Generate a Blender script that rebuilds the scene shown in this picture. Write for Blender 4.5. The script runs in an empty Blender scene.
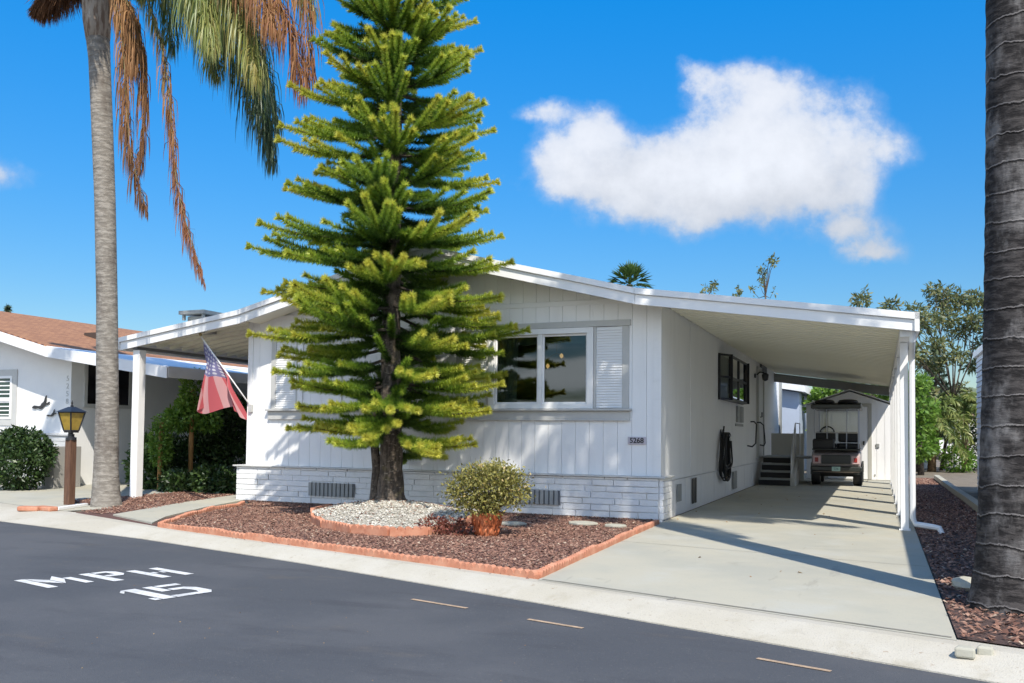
import bpy, bmesh, math, random
import numpy as np
from mathutils import Vector, Matrix
random.seed(7); rng = np.random.default_rng(11)
R_ = math.radians
S = bpy.context.scene

# ------------------------------------------------------------------ camera
FPX, EYE = 880.0, 1.12
PITCH, ROLL = math.atan(33 / FPX), 0.010
F_ = np.array([0, math.cos(PITCH), math.sin(PITCH)])
U0 = np.array([0, -math.sin(PITCH), math.cos(PITCH)]); R0 = np.array([1.0, 0, 0])
RT = R0 * math.cos(ROLL) + U0 * math.sin(ROLL); UP = U0 * math.cos(ROLL) - R0 * math.sin(ROLL)
cam_d = bpy.data.cameras.new('camera'); cam = bpy.data.objects.new('camera', cam_d)
S.collection.objects.link(cam); S.camera = cam
cam_d.sensor_width = 36; cam_d.lens = FPX / 1024 * 36; cam_d.shift_y = (400 - 341.5) / 1024
cam_d.clip_start = 0.05; cam_d.clip_end = 5000
cam.matrix_world = Matrix(((RT[0], UP[0], -F_[0], 0), (RT[1], UP[1], -F_[1], 0), (RT[2], UP[2], -F_[2], EYE), (0, 0, 0, 1)))

# ------------------------------------------------------------------ sun + sky
SUN_EL = R_(49); SD = np.array([-0.2785, 0.9604])
sd = Vector((SD[0] * math.cos(SUN_EL), SD[1] * math.cos(SUN_EL), -math.sin(SUN_EL)))
sl = bpy.data.lights.new('sun', 'SUN'); sl.energy = 2.9; sl.angle = R_(0.53); sl.color = (1.0, 0.935, 0.83)
so = bpy.data.objects.new('sun', sl); S.collection.objects.link(so)
so.rotation_euler = sd.to_track_quat('-Z', 'Y').to_euler()
S.view_settings.view_transform = 'Standard'; S.view_settings.look = 'None'
S.view_settings.exposure = 1.0; S.view_settings.gamma = 1.0; S.view_settings.use_curve_mapping = False

W_ = bpy.data.worlds.new('World'); S.world = W_; W_.use_nodes = True
nt = W_.node_tree; nt.nodes.clear()
def nn(t, k, **kw):
    n = t.nodes.new(k)
    for a, b in kw.items(): setattr(n, a, b)
    return n
def mth(t, op, a, b=None, c=None, clamp=False):
    n = nn(t, 'ShaderNodeMath', operation=op, use_clamp=clamp)
    for i, v in enumerate((a, b, c)):
        if v is None: continue
        if isinstance(v, (int, float)): n.inputs[i].default_value = v
        else: t.links.new(v, n.inputs[i])
    return n.outputs[0]
def build_world():
    L = nt.links
    sky = nn(nt, 'ShaderNodeTexSky', sky_type='NISHITA', sun_disc=False)
    sky.sun_elevation = SUN_EL; sky.sun_rotation = math.atan2(-SD[0], -SD[1]) % (2 * math.pi)
    sky.air_density = 1.0; sky.dust_density = 0.15; sky.ozone_density = 3.0
    hs = nn(nt, 'ShaderNodeHueSaturation'); hs.inputs['Saturation'].default_value = 1.44; hs.inputs['Value'].default_value = 1.0
    L.new(sky.outputs[0], hs.inputs['Color'])
    bg = nn(nt, 'ShaderNodeBackground'); bg.inputs[1].default_value = 0.105
    tc0 = nn(nt, 'ShaderNodeTexCoord'); sp0 = nn(nt, 'ShaderNodeSeparateXYZ'); L.new(tc0.outputs['Generated'], sp0.inputs[0])
    gz = nn(nt, 'ShaderNodeMapRange'); L.new(sp0.outputs[2], gz.inputs[0]); gz.inputs[1].default_value = .05; gz.inputs[2].default_value = .45; gz.inputs[3].default_value = .46; gz.inputs[4].default_value = 1.12
    gm = nn(nt, 'ShaderNodeVectorMath', operation='SCALE'); L.new(hs.outputs[0], gm.inputs[0]); L.new(gz.outputs[0], gm.inputs['Scale']); L.new(gm.outputs[0], bg.inputs[0])
    # clouds: a direction-space cloud layer (tangent of azimuth, tangent of elevation about north)
    tc = nn(nt, 'ShaderNodeTexCoord'); sp = nn(nt, 'ShaderNodeSeparateXYZ'); L.new(tc.outputs['Generated'], sp.inputs[0])
    yy = mth(nt, 'MAXIMUM', sp.outputs[1], 0.05)
    a = mth(nt, 'DIVIDE', sp.outputs[0], yy); e = mth(nt, 'DIVIDE', sp.outputs[2], yy)
    cb = nn(nt, 'ShaderNodeCombineXYZ'); L.new(a, cb.inputs[0]); L.new(e, cb.inputs[1])
    def noise(scale, det, off):
        mp = nn(nt, 'ShaderNodeMapping'); mp.inputs['Location'].default_value = off; L.new(cb.outputs[0], mp.inputs[0])
        n = nn(nt, 'ShaderNodeTexNoise'); n.inputs['Scale'].default_value = scale; n.inputs['Detail'].default_value = det
        n.inputs['Roughness'].default_value = 0.6; L.new(mp.outputs[0], n.inputs['Vector']); return n
    n1 = noise(9, 7, (3, 1, 0)); n2 = noise(26, 6, (7, 2, 0))
    wx = nn(nt, 'ShaderNodeVectorMath', operation='SUBTRACT'); L.new(n1.outputs['Color'], wx.inputs[0]); wx.inputs[1].default_value = (.5, .5, .5)
    wy = nn(nt, 'ShaderNodeVectorMath', operation='SCALE'); L.new(wx.outputs[0], wy.inputs[0]); wy.inputs['Scale'].default_value = 0.05
    ws = nn(nt, 'ShaderNodeVectorMath', operation='ADD'); L.new(cb.outputs[0], ws.inputs[0]); L.new(wy.outputs[0], ws.inputs[1])
    blobs = [(598, 162, 58, 44, 1.0), (560, 158, 36, 30, .75), (640, 175, 62, 40, 1), (690, 195, 62, 40, .95), (600, 122, 24, 20, .8), (660, 168, 40, 24, .8),
             (725, 145, 56, 54, 1.1), (775, 138, 68, 58, 1.15), (815, 160, 62, 50, 1.05), (770, 185, 56, 34, .9), (715, 78, 34, 26, .85), (770, 82, 40, 28, .9),
             (860, 98, 34, 34, .75), (895, 142, 40, 26, .7), (850, 190, 36, 28, .7), (862, 232, 44, 18, 1.0), (880, 257, 34, 12, .95), (541, 107, 32, 13, 1.0),
             (5, 175, 40, 18, .55), (690, 62, 14, 14, .5), (-60, 165, 60, 30, .9), (1350, 120, 150, 60, 1.0), (-420, 90, 160, 60, 1.0)]
    acc = None
    for (px, py, rx, ry, w) in blobs:
        c = ((px - 512) / FPX, (433 + .01 * (px - 512) - py) / FPX, 0)
        s1 = nn(nt, 'ShaderNodeVectorMath', operation='SUBTRACT'); L.new(ws.outputs[0], s1.inputs[0]); s1.inputs[1].default_value = c
        s2 = nn(nt, 'ShaderNodeVectorMath', operation='MULTIPLY'); L.new(s1.outputs[0], s2.inputs[0]); s2.inputs[1].default_value = (FPX / rx / 1.12, FPX / ry / 1.12, 0)
        d = nn(nt, 'ShaderNodeVectorMath', operation='DOT_PRODUCT'); L.new(s2.outputs[0], d.inputs[0]); L.new(s2.outputs[0], d.inputs[1])
        g = mth(nt, 'MULTIPLY', mth(nt, 'POWER', 2.718, mth(nt, 'MULTIPLY', d.outputs['Value'], -1.3)), w)
        acc = g if acc is None else mth(nt, 'ADD', acc, g)
    acc = mth(nt, 'SUBTRACT', 1.15, mth(nt, 'MULTIPLY', 1.15, mth(nt, 'POWER', 2.718, mth(nt, 'MULTIPLY', acc, -1.0))))
    nz = mth(nt, 'ADD', mth(nt, 'MULTIPLY', mth(nt, 'SUBTRACT', n1.outputs[0], .5), .9), mth(nt, 'MULTIPLY', mth(nt, 'SUBTRACT', n2.outputs[0], .5), .6))
    dens = mth(nt, 'ADD', acc, nz)
    mr = nn(nt, 'ShaderNodeMapRange', interpolation_type='SMOOTHSTEP'); L.new(dens, mr.inputs[0])
    mr.inputs[1].default_value = 0.30; mr.inputs[2].default_value = 1.1; mr.inputs[3].default_value = 0; mr.inputs[4].default_value = 0.97
    front = mth(nt, 'GREATER_THAN', sp.outputs[1], 0.06)
    n4 = noise(48, 6, (1, 5, 0)); puff = mth(nt, 'ADD', dens, mth(nt, 'MULTIPLY', mth(nt, 'SUBTRACT', n4.outputs[0], .5), .28))
    mc = nn(nt, 'ShaderNodeMapRange', interpolation_type='SMOOTHSTEP'); L.new(puff, mc.inputs[0]); mc.inputs[1].default_value = .52; mc.inputs[2].default_value = .86; mc.inputs[3].default_value = 0; mc.inputs[4].default_value = .72
    both = mth(nt, 'SUBTRACT', 1.0, mth(nt, 'MULTIPLY', mth(nt, 'SUBTRACT', 1.0, mc.outputs[0]), mth(nt, 'SUBTRACT', 1.0, mth(nt, 'MULTIPLY', mr.outputs[0], .72))))
    fac = mth(nt, 'MULTIPLY', both, front)
    cr = nn(nt, 'ShaderNodeMapRange'); L.new(dens, cr.inputs[0]); cr.inputs[1].default_value = .5; cr.inputs[2].default_value = 1.25; cr.inputs[3].default_value = .42; cr.inputs[4].default_value = .50
    cbg = nn(nt, 'ShaderNodeBackground'); cbg.inputs[0].default_value = (0.93, 0.95, 1.0, 1)
    sh = nn(nt, 'ShaderNodeMapRange', interpolation_type='SMOOTHSTEP'); L.new(mth(nt, 'ADD', e, mth(nt, 'MULTIPLY', mth(nt, 'SUBTRACT', n1.outputs[0], .5), .25)), sh.inputs[0]); sh.inputs[1].default_value = .22; sh.inputs[2].default_value = .36; sh.inputs[3].default_value = .80; sh.inputs[4].default_value = 1.04
    L.new(mth(nt, 'MULTIPLY', cr.outputs[0], sh.outputs[0]), cbg.inputs[1])
    mx = nn(nt, 'ShaderNodeMixShader'); L.new(fac, mx.inputs[0]); L.new(bg.outputs[0], mx.inputs[1]); L.new(cbg.outputs[0], mx.inputs[2])
    # bright low cloud added all round outside the view, to lift shaded walls
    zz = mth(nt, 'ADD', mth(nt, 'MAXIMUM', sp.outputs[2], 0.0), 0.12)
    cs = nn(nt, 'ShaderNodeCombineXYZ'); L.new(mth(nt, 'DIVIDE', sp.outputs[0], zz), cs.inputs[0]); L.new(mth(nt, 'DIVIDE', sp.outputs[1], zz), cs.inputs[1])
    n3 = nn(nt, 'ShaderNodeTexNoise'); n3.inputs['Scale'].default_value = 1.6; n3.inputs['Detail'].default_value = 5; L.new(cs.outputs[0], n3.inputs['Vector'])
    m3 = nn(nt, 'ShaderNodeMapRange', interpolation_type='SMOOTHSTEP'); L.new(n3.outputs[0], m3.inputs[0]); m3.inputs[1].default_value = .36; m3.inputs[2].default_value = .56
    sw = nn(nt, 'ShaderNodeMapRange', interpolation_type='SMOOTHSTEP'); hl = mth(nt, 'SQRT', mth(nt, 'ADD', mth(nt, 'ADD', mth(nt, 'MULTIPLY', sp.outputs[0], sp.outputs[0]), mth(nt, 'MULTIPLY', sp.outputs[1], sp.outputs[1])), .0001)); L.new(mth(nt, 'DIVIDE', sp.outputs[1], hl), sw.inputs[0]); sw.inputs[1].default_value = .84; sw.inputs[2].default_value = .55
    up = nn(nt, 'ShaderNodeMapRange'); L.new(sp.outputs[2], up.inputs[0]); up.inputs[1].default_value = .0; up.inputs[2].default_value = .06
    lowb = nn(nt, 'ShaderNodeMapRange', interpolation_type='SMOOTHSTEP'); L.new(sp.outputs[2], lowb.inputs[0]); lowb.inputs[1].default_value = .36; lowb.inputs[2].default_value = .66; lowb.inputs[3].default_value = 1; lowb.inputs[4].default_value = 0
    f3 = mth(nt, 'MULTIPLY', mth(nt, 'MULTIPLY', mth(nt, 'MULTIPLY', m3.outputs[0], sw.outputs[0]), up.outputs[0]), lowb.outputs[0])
    fill_bg = nn(nt, 'ShaderNodeBackground'); fill_bg.inputs[0].default_value = (.86, .93, 1.0, 1); fill_bg.inputs[1].default_value = 1.0
    mx3 = nn(nt, 'ShaderNodeMixShader'); L.new(f3, mx3.inputs[0]); L.new(mx.outputs[0], mx3.inputs[1]); L.new(fill_bg.outputs[0], mx3.inputs[2])
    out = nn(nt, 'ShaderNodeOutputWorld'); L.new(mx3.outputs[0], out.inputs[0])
build_world()

# ------------------------------------------------------------------ frame of the house: u along the facade, v to the back
VV = np.array([0.38588961, 0.92254496, 0]); UU = np.array([VV[1], -VV[0], 0]); OO = np.array([1.93291715, 11.45039966, 0])
TH = math.atan2(-VV[0], VV[1])
def Wd(a, b, z=0): return OO + UU * a + VV * b + np.array([0, 0, z])
def Lh(P): q = np.array(P) - OO; return np.array([q @ UU, q @ VV, P[2]])
def ray(x, y): return F_ + RT * (x - 512) / FPX + UP * (400 - y) / FPX
CAMP = np.array([0, 0, EYE])
def atv(x, y, b):                      # point of the plane v = b seen in that direction, in house coordinates
    d = ray(x, y); return Lh(CAMP + d * ((b - (CAMP - OO) @ VV) / (d @ VV)))
def G(x, y, z=0):                      # point of the ground
    d = ray(x, y); return Lh(CAMP + d * ((z - EYE) / d[2]))

# ------------------------------------------------------------------ materials
MATS = {}
def mat(name, col, rough=.6, metal=0, noise=0, nscale=8, bump=0, bscale=60, spec=.5, col2=None, trans=0, attr=None, alpha=None, stretch=None, coat=0):
    m = bpy.data.materials.new(name); m.use_nodes = True; t = m.node_tree; b = t.nodes['Principled BSDF']
    b.inputs['Roughness'].default_value = rough; b.inputs['Metallic'].default_value = metal
    b.inputs['Specular IOR Level'].default_value = spec; b.inputs['Coat Weight'].default_value = coat
    c2 = col2 if col2 else tuple(c * (1 - noise) for c in col)
    src = None
    if attr:
        at = nn(t, 'ShaderNodeAttribute', attribute_name='rnd')
        cr = nn(t, 'ShaderNodeValToRGB'); el = cr.color_ramp.elements
        stops = attr
        el[0].position = stops[0][0]; el[0].color = (*stops[0][1], 1); el[1].position = stops[-1][0]; el[1].color = (*stops[-1][1], 1)
        for p, c in stops[1:-1]:
            e = el.new(p); e.color = (*c, 1)
        t.links.new(at.outputs['Fac'], cr.inputs[0]); src = cr.outputs[0]
        t.links.new(src, b.inputs['Base Color'])
    elif noise or col2:
        tc = nn(t, 'ShaderNodeTexCoord'); mp = nn(t, 'ShaderNodeMapping'); t.links.new(tc.outputs['Object'], mp.inputs[0])
        if stretch: mp.inputs['Scale'].default_value = stretch
        n = nn(t, 'ShaderNodeTexNoise'); n.inputs['Scale'].default_value = nscale; n.inputs['Detail'].default_value = 8; n.inputs['Roughness'].default_value = .65
        t.links.new(mp.outputs[0], n.inputs['Vector'])
        cr = nn(t, 'ShaderNodeValToRGB'); el = cr.color_ramp.elements
        el[0].position = .35; el[0].color = (*c2, 1); el[1].position = .65; el[1].color = (*col, 1)
        t.links.new(n.outputs[0], cr.inputs[0]); src = cr.outputs[0]; t.links.new(src, b.inputs['Base Color'])
    else: b.inputs['Base Color'].default_value = (*col, 1)
    if bump:
        tc = nn(t, 'ShaderNodeTexCoord'); mp = nn(t, 'ShaderNodeMapping'); t.links.new(tc.outputs['Object'], mp.inputs[0])
        if stretch: mp.inputs['Scale'].default_value = stretch
        n = nn(t, 'ShaderNodeTexNoise'); n.inputs['Scale'].default_value = bscale; n.inputs['Detail'].default_value = 6
        t.links.new(mp.outputs[0], n.inputs['Vector'])
        bp = nn(t, 'ShaderNodeBump'); bp.inputs['Strength'].default_value = bump; bp.inputs['Distance'].default_value = .02
        t.links.new(n.outputs[0], bp.inputs['Height']); t.links.new(bp.outputs[0], b.inputs['Normal'])
    if trans:
        tr = nn(t, 'ShaderNodeBsdfTranslucent'); mx = nn(t, 'ShaderNodeMixShader'); mx.inputs[0].default_value = trans
        if src: t.links.new(src, tr.inputs[0])
        else: tr.inputs[0].default_value = (*col, 1)
        o = t.nodes['Material Output']; t.links.new(b.outputs[0], mx.inputs[1]); t.links.new(tr.outputs[0], mx.inputs[2]); t.links.new(mx.outputs[0], o.inputs[0])
    MATS[name] = m; return m
def layered(name, base, layers, rough=.8, bump=.3, bscale=90, coord='Object', spec=.3):
    """base colour + list of (colour, noise scale, lo, hi, amount, stretch) laid over it: stains and wear with shapes of their own"""
    m = bpy.data.materials.new(name); m.use_nodes = True; t = m.node_tree; b = t.nodes['Principled BSDF']
    b.inputs['Roughness'].default_value = rough; b.inputs['Specular IOR Level'].default_value = spec
    tc = nn(t, 'ShaderNodeTexCoord'); rgb = nn(t, 'ShaderNodeRGB'); rgb.outputs[0].default_value = (*base, 1); cur = rgb.outputs[0]
    for i, (c, sc, lo, hi, am, st) in enumerate(layers):
        mp = nn(t, 'ShaderNodeMapping'); mp.inputs['Scale'].default_value = st; mp.inputs['Location'].default_value = (i * 7.3, i * 3.1, i); t.links.new(tc.outputs[coord], mp.inputs[0])
        n = nn(t, 'ShaderNodeTexNoise'); n.inputs['Scale'].default_value = sc; n.inputs['Detail'].default_value = 9; n.inputs['Roughness'].default_value = .62; t.links.new(mp.outputs[0], n.inputs['Vector'])
        mr = nn(t, 'ShaderNodeMapRange', interpolation_type='SMOOTHSTEP'); t.links.new(n.outputs[0], mr.inputs[0])
        mr.inputs[1].default_value = lo; mr.inputs[2].default_value = hi; mr.inputs[4].default_value = am
        mx = nn(t, 'ShaderNodeMix', data_type='RGBA'); t.links.new(mr.outputs[0], mx.inputs['Factor']); t.links.new(cur, mx.inputs[6]); mx.inputs[7].default_value = (*c, 1); cur = mx.outputs[2]
    t.links.new(cur, b.inputs['Base Color'])
    if bump:
        n = nn(t, 'ShaderNodeTexNoise'); n.inputs['Scale'].default_value = bscale; n.inputs['Detail'].default_value = 5; t.links.new(tc.outputs[coord], n.inputs['Vector'])
        bp = nn(t, 'ShaderNodeBump'); bp.inputs['Strength'].default_value = bump; bp.inputs['Distance'].default_value = .01
        t.links.new(n.outputs[0], bp.inputs['Height']); t.links.new(bp.outputs[0], b.inputs['Normal'])
    MATS[name] = m; return m
one = (1, 1, 1)
asphalt = layered('asphalt', (.070, .075, .084), [((.095, .098, .105), .5, .42, .62, .8, one), ((.055, .058, .066), .9, .5, .7, .6, (1, 3, 1)), ((.15, .145, .14), 55, .60, .70, .6, one), ((.03, .032, .038), 70, .60, .70, .6, one), ((.12, .105, .09), 1.3, .58, .74, .5, (1, 2, 1)), ((.02, .02, .022), 1.9, .72, .76, .6, (1, 1, 1))], rough=.85, bump=.5, bscale=160)
concrete = layered('concrete', (.44, .415, .33), [((.365, .36, .305), .7, .4, .65, .8, one), ((.44, .435, .38), 1.6, .5, .7, .7, one), ((.28, .265, .22), 2.2, .60, .76, .5, one), ((.31, .30, .26), 50, .58, .7, .5, one), ((.20, .19, .165), 14, .70, .76, .6, one), ((.25, .235, .20), .9, .62, .7, .35, (6, 1, 1))], rough=.85, bump=.25, bscale=140)
kerbconc = layered('kerb_concrete', (.46, .425, .345), [((.51, .48, .41), 1.0, .4, .6, .8, one), ((.34, .30, .22), 3, .54, .72, .5, one), ((.28, .20, .13), 16, .62, .70, .55, one), ((.25, .22, .18), 130, .55, .68, .6, one)], rough=.9, bump=.5, bscale=120)
white = mat('white_paint', (.80, .805, .80), .5, noise=.05, nscale=3)
white2 = layered('white_trim', (.80, .80, .79), [((.66, .66, .64), 2.5, .5, .75, .4, (1, 1, 4))], rough=.45, bump=.05)
siding = layered('white_siding', (.83, .83, .82), [((.75, .75, .74), 1.3, .45, .7, .5, (3, 3, .5)), ((.62, .61, .58), 7, .62, .78, .35, (2, 2, .6))], rough=.55, bump=.12, bscale=40)
stone = layered('painted_stone', (.76, .76, .75), [((.62, .62, .60), 5, .5, .7, .5, one), ((.50, .48, .44), 16, .62, .72, .3, one)], rough=.7, bump=.8, bscale=45)
soffit = mat('soffit_white', (.89, .87, .72), .5, noise=.05, nscale=1.5)
greytrim = mat('grey_trim', (.50, .50, .48), .5, noise=.08)
greydark = mat('dark_grey', (.13, .135, .14), .5)
black = mat('black_metal', (.02, .02, .022), .35)
rubber = mat('black_rubber', (.018, .018, .018), .7)
ventm = mat('vent_metal', (.33, .34, .33), .5, noise=.2)
alu = mat('aluminium', (.62, .63, .64), .35, metal=.7)
brick = layered('terracotta_edging', (.47, .20, .12), [((.56, .28, .18), 6, .45, .65, .8, one), ((.36, .12, .07), 13, .55, .7, .6, one), ((.55, .38, .28), 30, .62, .72, .4, one)], rough=.85, bump=.4, bscale=120)
terracotta = layered('terracotta_pot', (.45, .13, .05), [((.55, .22, .11), 9, .5, .65, .7, one), ((.25, .07, .03), 14, .58, .7, .7, one)], rough=.7, bump=.3)
mulchbase = mat('mulch_base', (.15, .075, .06), .95, noise=.4, nscale=30, bump=1, bscale=60)
mulchdark = mat('mulch_dark', (.10, .06, .05), .95, noise=.4, nscale=30, bump=1, bscale=60)
chipm = mat('mulch_chip', (1, 1, 1), .9, attr=[(0, (.12, .055, .038)), (.35, (.21, .105, .072)), (.7, (.27, .145, .10)), (.93, (.35, .21, .15)), (1, (.48, .38, .28))])
gravm = mat('white_gravel', (1, 1, 1), .85, attr=[(0, (.40, .36, .29)), (.5, (.60, .56, .48)), (1, (.74, .71, .64))])
litter = mat('leaf_litter', (1, 1, 1), .9, attr=[(0, (.18, .09, .04)), (.6, (.35, .2, .08)), (1, (.45, .3, .12))])
dirt = mat('dirt', (.23, .19, .14), .95, noise=.4, nscale=3, bump=.6)
paint = layered('road_paint', (.66, .66, .64), [((.12, .12, .13), 34, .58, .68, .8, one), ((.45, .45, .44), 6, .48, .68, .7, one), ((.10, .10, .11), 9, .66, .72, .7, one)], rough=.7)
utility = mat('utility_mark', (.50, .36, .24), .8, noise=.4, nscale=20)
def glass_mat(name, tint, refl=.12):
    m = bpy.data.materials.new(name); m.use_nodes = True; t = m.node_tree; t.nodes.clear()
    o = nn(t, 'ShaderNodeOutputMaterial'); tr = nn(t, 'ShaderNodeBsdfTransparent'); tr.inputs[0].default_value = (*tint, 1)
    gl = nn(t, 'ShaderNodeBsdfGlossy'); gl.inputs['Roughness'].default_value = .02
    lw = nn(t, 'ShaderNodeFresnel'); lw.inputs[0].default_value = 1.5
    f = mth(t, 'ADD', lw.outputs[0], refl, clamp=True)
    mx = nn(t, 'ShaderNodeMixShader'); t.links.new(f, mx.inputs[0]); t.links.new(tr.outputs[0], mx.inputs[1]); t.links.new(gl.outputs[0], mx.inputs[2]); t.links.new(mx.outputs[0], o.inputs[0]); return m
glass = glass_mat('window_glass', (.55, .6, .58), .04)
amber = mat('amber_glass', (.72, .50, .10), .25, trans=.5, noise=.25, nscale=12)
curtain = mat('curtain', (.62, .68, .62), .9, trans=.3)
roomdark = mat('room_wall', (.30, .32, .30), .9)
wood = layered('brown_post', (.14, .075, .045), [((.09, .045, .03), 6, .4, .6, .8, (6, 6, .6))], rough=.7, bump=.4)
stake = mat('orange_stem', (.42, .22, .07), .8, noise=.4, nscale=14, stretch=(3, 3, .5))

def emis(name, col, st):
    m = bpy.data.materials.new(name); m.use_nodes = True; b = m.node_tree.nodes['Principled BSDF']
    b.inputs['Emission Color'].default_value = (*col, 1); b.inputs['Emission Strength'].default_value = st; return m
bulb = emis('lit_bulb', (1, .55, .2), .8)

# ------------------------------------------------------------------ mesh helpers
class MB:
    def __init__(s): s.v = []; s.f = []
    def add(s, vs, fs):
        o = len(s.v); s.v += [tuple(map(float, p)) for p in vs]; s.f += [tuple(i + o for i in q) for q in fs]; return s
    def box(s, a0, a1, b0, b1, c0, c1):
        return s.add([(a0, b0, c0), (a1, b0, c0), (a1, b1, c0), (a0, b1, c0), (a0, b0, c1), (a1, b0, c1), (a1, b1, c1), (a0, b1, c1)],
                     [(0, 3, 2, 1), (4, 5, 6, 7), (0, 1, 5, 4), (1, 2, 6, 5), (2, 3, 7, 6), (3, 0, 4, 7)])
    def hexa(s, lo, hi):               # two matching quads
        return s.add(list(lo) + list(hi), [(0, 3, 2, 1), (4, 5, 6, 7), (0, 1, 5, 4), (1, 2, 6, 5), (2, 3, 7, 6), (3, 0, 4, 7)])
    def prism(s, poly, ax, d0, d1):    # polygon in the two other axes, drawn out along axis ax
        def P(p, d):
            q = list(p); q.insert(ax, d); return q
        n = len(poly); vs = [P(p, d0) for p in poly] + [P(p, d1) for p in poly]
        return s.add(vs, [tuple(range(n))[::-1], tuple(range(n, 2 * n))] + [(i, (i + 1) % n, n + (i + 1) % n, n + i) for i in range(n)])
    def tube(s, pts, r, n=8, cap=True):
        pts = [np.array(p, float) for p in pts]; m = len(pts); rr = r if hasattr(r, '__len__') else [r] * m
        vs = []
        prev = None
        for i, p in enumerate(pts):
            t = pts[min(i + 1, m - 1)] - pts[max(i - 1, 0)]; t = t / (np.linalg.norm(t) + 1e-9)
            if prev is None:
                a = np.array([0, 0, 1.0]) if abs(t[2]) < .9 else np.array([1.0, 0, 0])
                x = np.cross(t, a)
            else: x = prev - t * (prev @ t)
            x = x / (np.linalg.norm(x) + 1e-9); y = np.cross(t, x); prev = x
            for k in range(n):
                q = 2 * math.pi * k / n; vs.append(p + (x * math.cos(q) + y * math.sin(q)) * rr[i])
        fs = [(i * n + k, i * n + (k + 1) % n, (i + 1) * n + (k + 1) % n, (i + 1) * n + k) for i in range(m - 1) for k in range(n)]
        if cap: fs += [tuple(range(n))[::-1], tuple(range((m - 1) * n, m * n))]
        return s.add(vs, fs)
    def lathe(s, prof, c=(0, 0, 0), n=16, cap=True, ax=2):
        vs = []
        for (r, z) in prof:
            for k in range(n):
                q = 2 * math.pi * k / n; p = [r * math.cos(q), r * math.sin(q)]; p.insert(ax, z); vs.append([p[i] + c[i] for i in range(3)])
        m = len(prof); fs = [(i * n + k, i * n + (k + 1) % n, (i + 1) * n + (k + 1) % n, (i + 1) * n + k) for i in range(m - 1) for k in range(n)]
        if cap: fs += [tuple(range(n))[::-1], tuple(range((m - 1) * n, m * n))]
        return s.add(vs, fs)
    def build(s, name, m, parent=None, smooth=False, bevel=0, loc=None, rot=0):
        me = bpy.data.meshes.new(name); me.from_pydata(s.v, [], s.f); me.update()
        bm = bmesh.new(); bm.from_mesh(me); bmesh.ops.recalc_face_normals(bm, faces=bm.faces); bm.to_mesh(me); bm.free()
        me.materials.append(m)
        if smooth: me.polygons.foreach_set('use_smooth', [True] * len(me.polygons))
        o = bpy.data.objects.new(name, me); S.collection.objects.link(o)
        if parent: o.parent = parent
        if loc is not None: o.location = loc; o.rotation_euler = (0, 0, rot)
        if bevel:
            b = o.modifiers.new('bevel', 'BEVEL'); b.width = bevel; b.segments = 2; b.limit_method = 'ANGLE'; b.angle_limit = R_(40)
        return o
def tri_obj(name, V, Fq, m, parent=None, rnd=None, loc=None, rot=0, smooth=False):
    """large meshes from numpy: V (n,3), Fq (m,k) faces with k corners; rnd: one value a face"""
    V = np.asarray(V, np.float32); Fq = np.asarray(Fq, np.int32); k = Fq.shape[1]
    me = bpy.data.meshes.new(name); me.vertices.add(len(V)); me.vertices.foreach_set('co', V.ravel())
    me.loops.add(Fq.size); me.loops.foreach_set('vertex_index', Fq.ravel()); me.polygons.add(len(Fq))
    me.polygons.foreach_set('loop_start', np.arange(0, Fq.size, k, dtype=np.int32)); me.update(calc_edges=True)
    if rnd is not None:
        a = me.attributes.new('rnd', 'FLOAT', 'FACE'); a.data.foreach_set('value', np.asarray(rnd, np.float32))
    if smooth: me.polygons.foreach_set('use_smooth', [True] * len(me.polygons))
    me.validate(); me.materials.append(m); o = bpy.data.objects.new(name, me); S.collection.objects.link(o)
    if parent: o.parent = parent
    if loc is not None: o.location = loc; o.rotation_euler = (0, 0, rot)
    return o
def tag(o, label=None, cat=None, group=None, kind=None):
    if label: o['label'] = label
    if cat: o['category'] = cat
    if group: o['group'] = group
    if kind: o['kind'] = kind
    return o
def thing(name, label, cat, a=0, b=0, z=0, rot=0, group=None):
    o = bpy.data.objects.new(name, None); o.empty_display_size = .2; S.collection.objects.link(o)
    o.location = Wd(a, b, z); o.rotation_euler = (0, 0, TH + rot); return tag(o, label, cat, group)
def here(a=0, b=0, z=0): return dict(loc=Wd(a, b, z), rot=TH)
def setting(o, kind='structure', label=None):
    o['kind'] = kind
    if label: o['label'] = label
    return o
def flat(name, poly, z, m, kind='structure'):
    mb = MB(); mb.add([(p[0], p[1], z if len(p) < 3 else p[2]) for p in poly], [tuple(range(len(poly)))])
    return setting(mb.build(name, m, **here()), kind)
def slab(name, poly, z0, z1, m):
    return MB().prism([(p[0], p[1]) for p in poly], 2, z0, z1)

# ------------------------------------------------------------------ ground, road, kerb, driveway, beds
INN = [(-40, 5.7), (-12, -1.45), (-6.85, -2.75), (-4.85, -3.55), (.22, -4.96), (3.0, -5.8), (12, -8.5), (40, -16.9)]
RDE = [(-40, 4.6), (-12, -2.25), (-7.84, -3.36), (-4.89, -3.92), (-2.35, -4.6), (.41, -5.46), (3.1, -6.36), (12, -9.3), (40, -18.2)]
setting(MB().add([(-900, -900, -.2), (900, -900, -.2), (900, 900, -.2), (-900, 900, -.2)], [(0, 1, 2, 3)]).build('ground', dirt))
flat('road', RDE + [(40, -30), (-40, -6)], -.08, asphalt)
flat('yard_ground', INN + [(40, 60), (-40, 60)], -.012, dirt)
def lerp_poly(P, x):
    for (x0, y0), (x1, y1) in zip(P, P[1:]):
        if x0 <= x <= x1: return y0 + (y1 - y0) * (x - x0) / (x1 - x0)
mb = MB(); xs = np.linspace(-39.9, 39.9, 240); prof = [(0, 0.0), (.35, .008), (.7, -.03), (1.0, -.072)]
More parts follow.
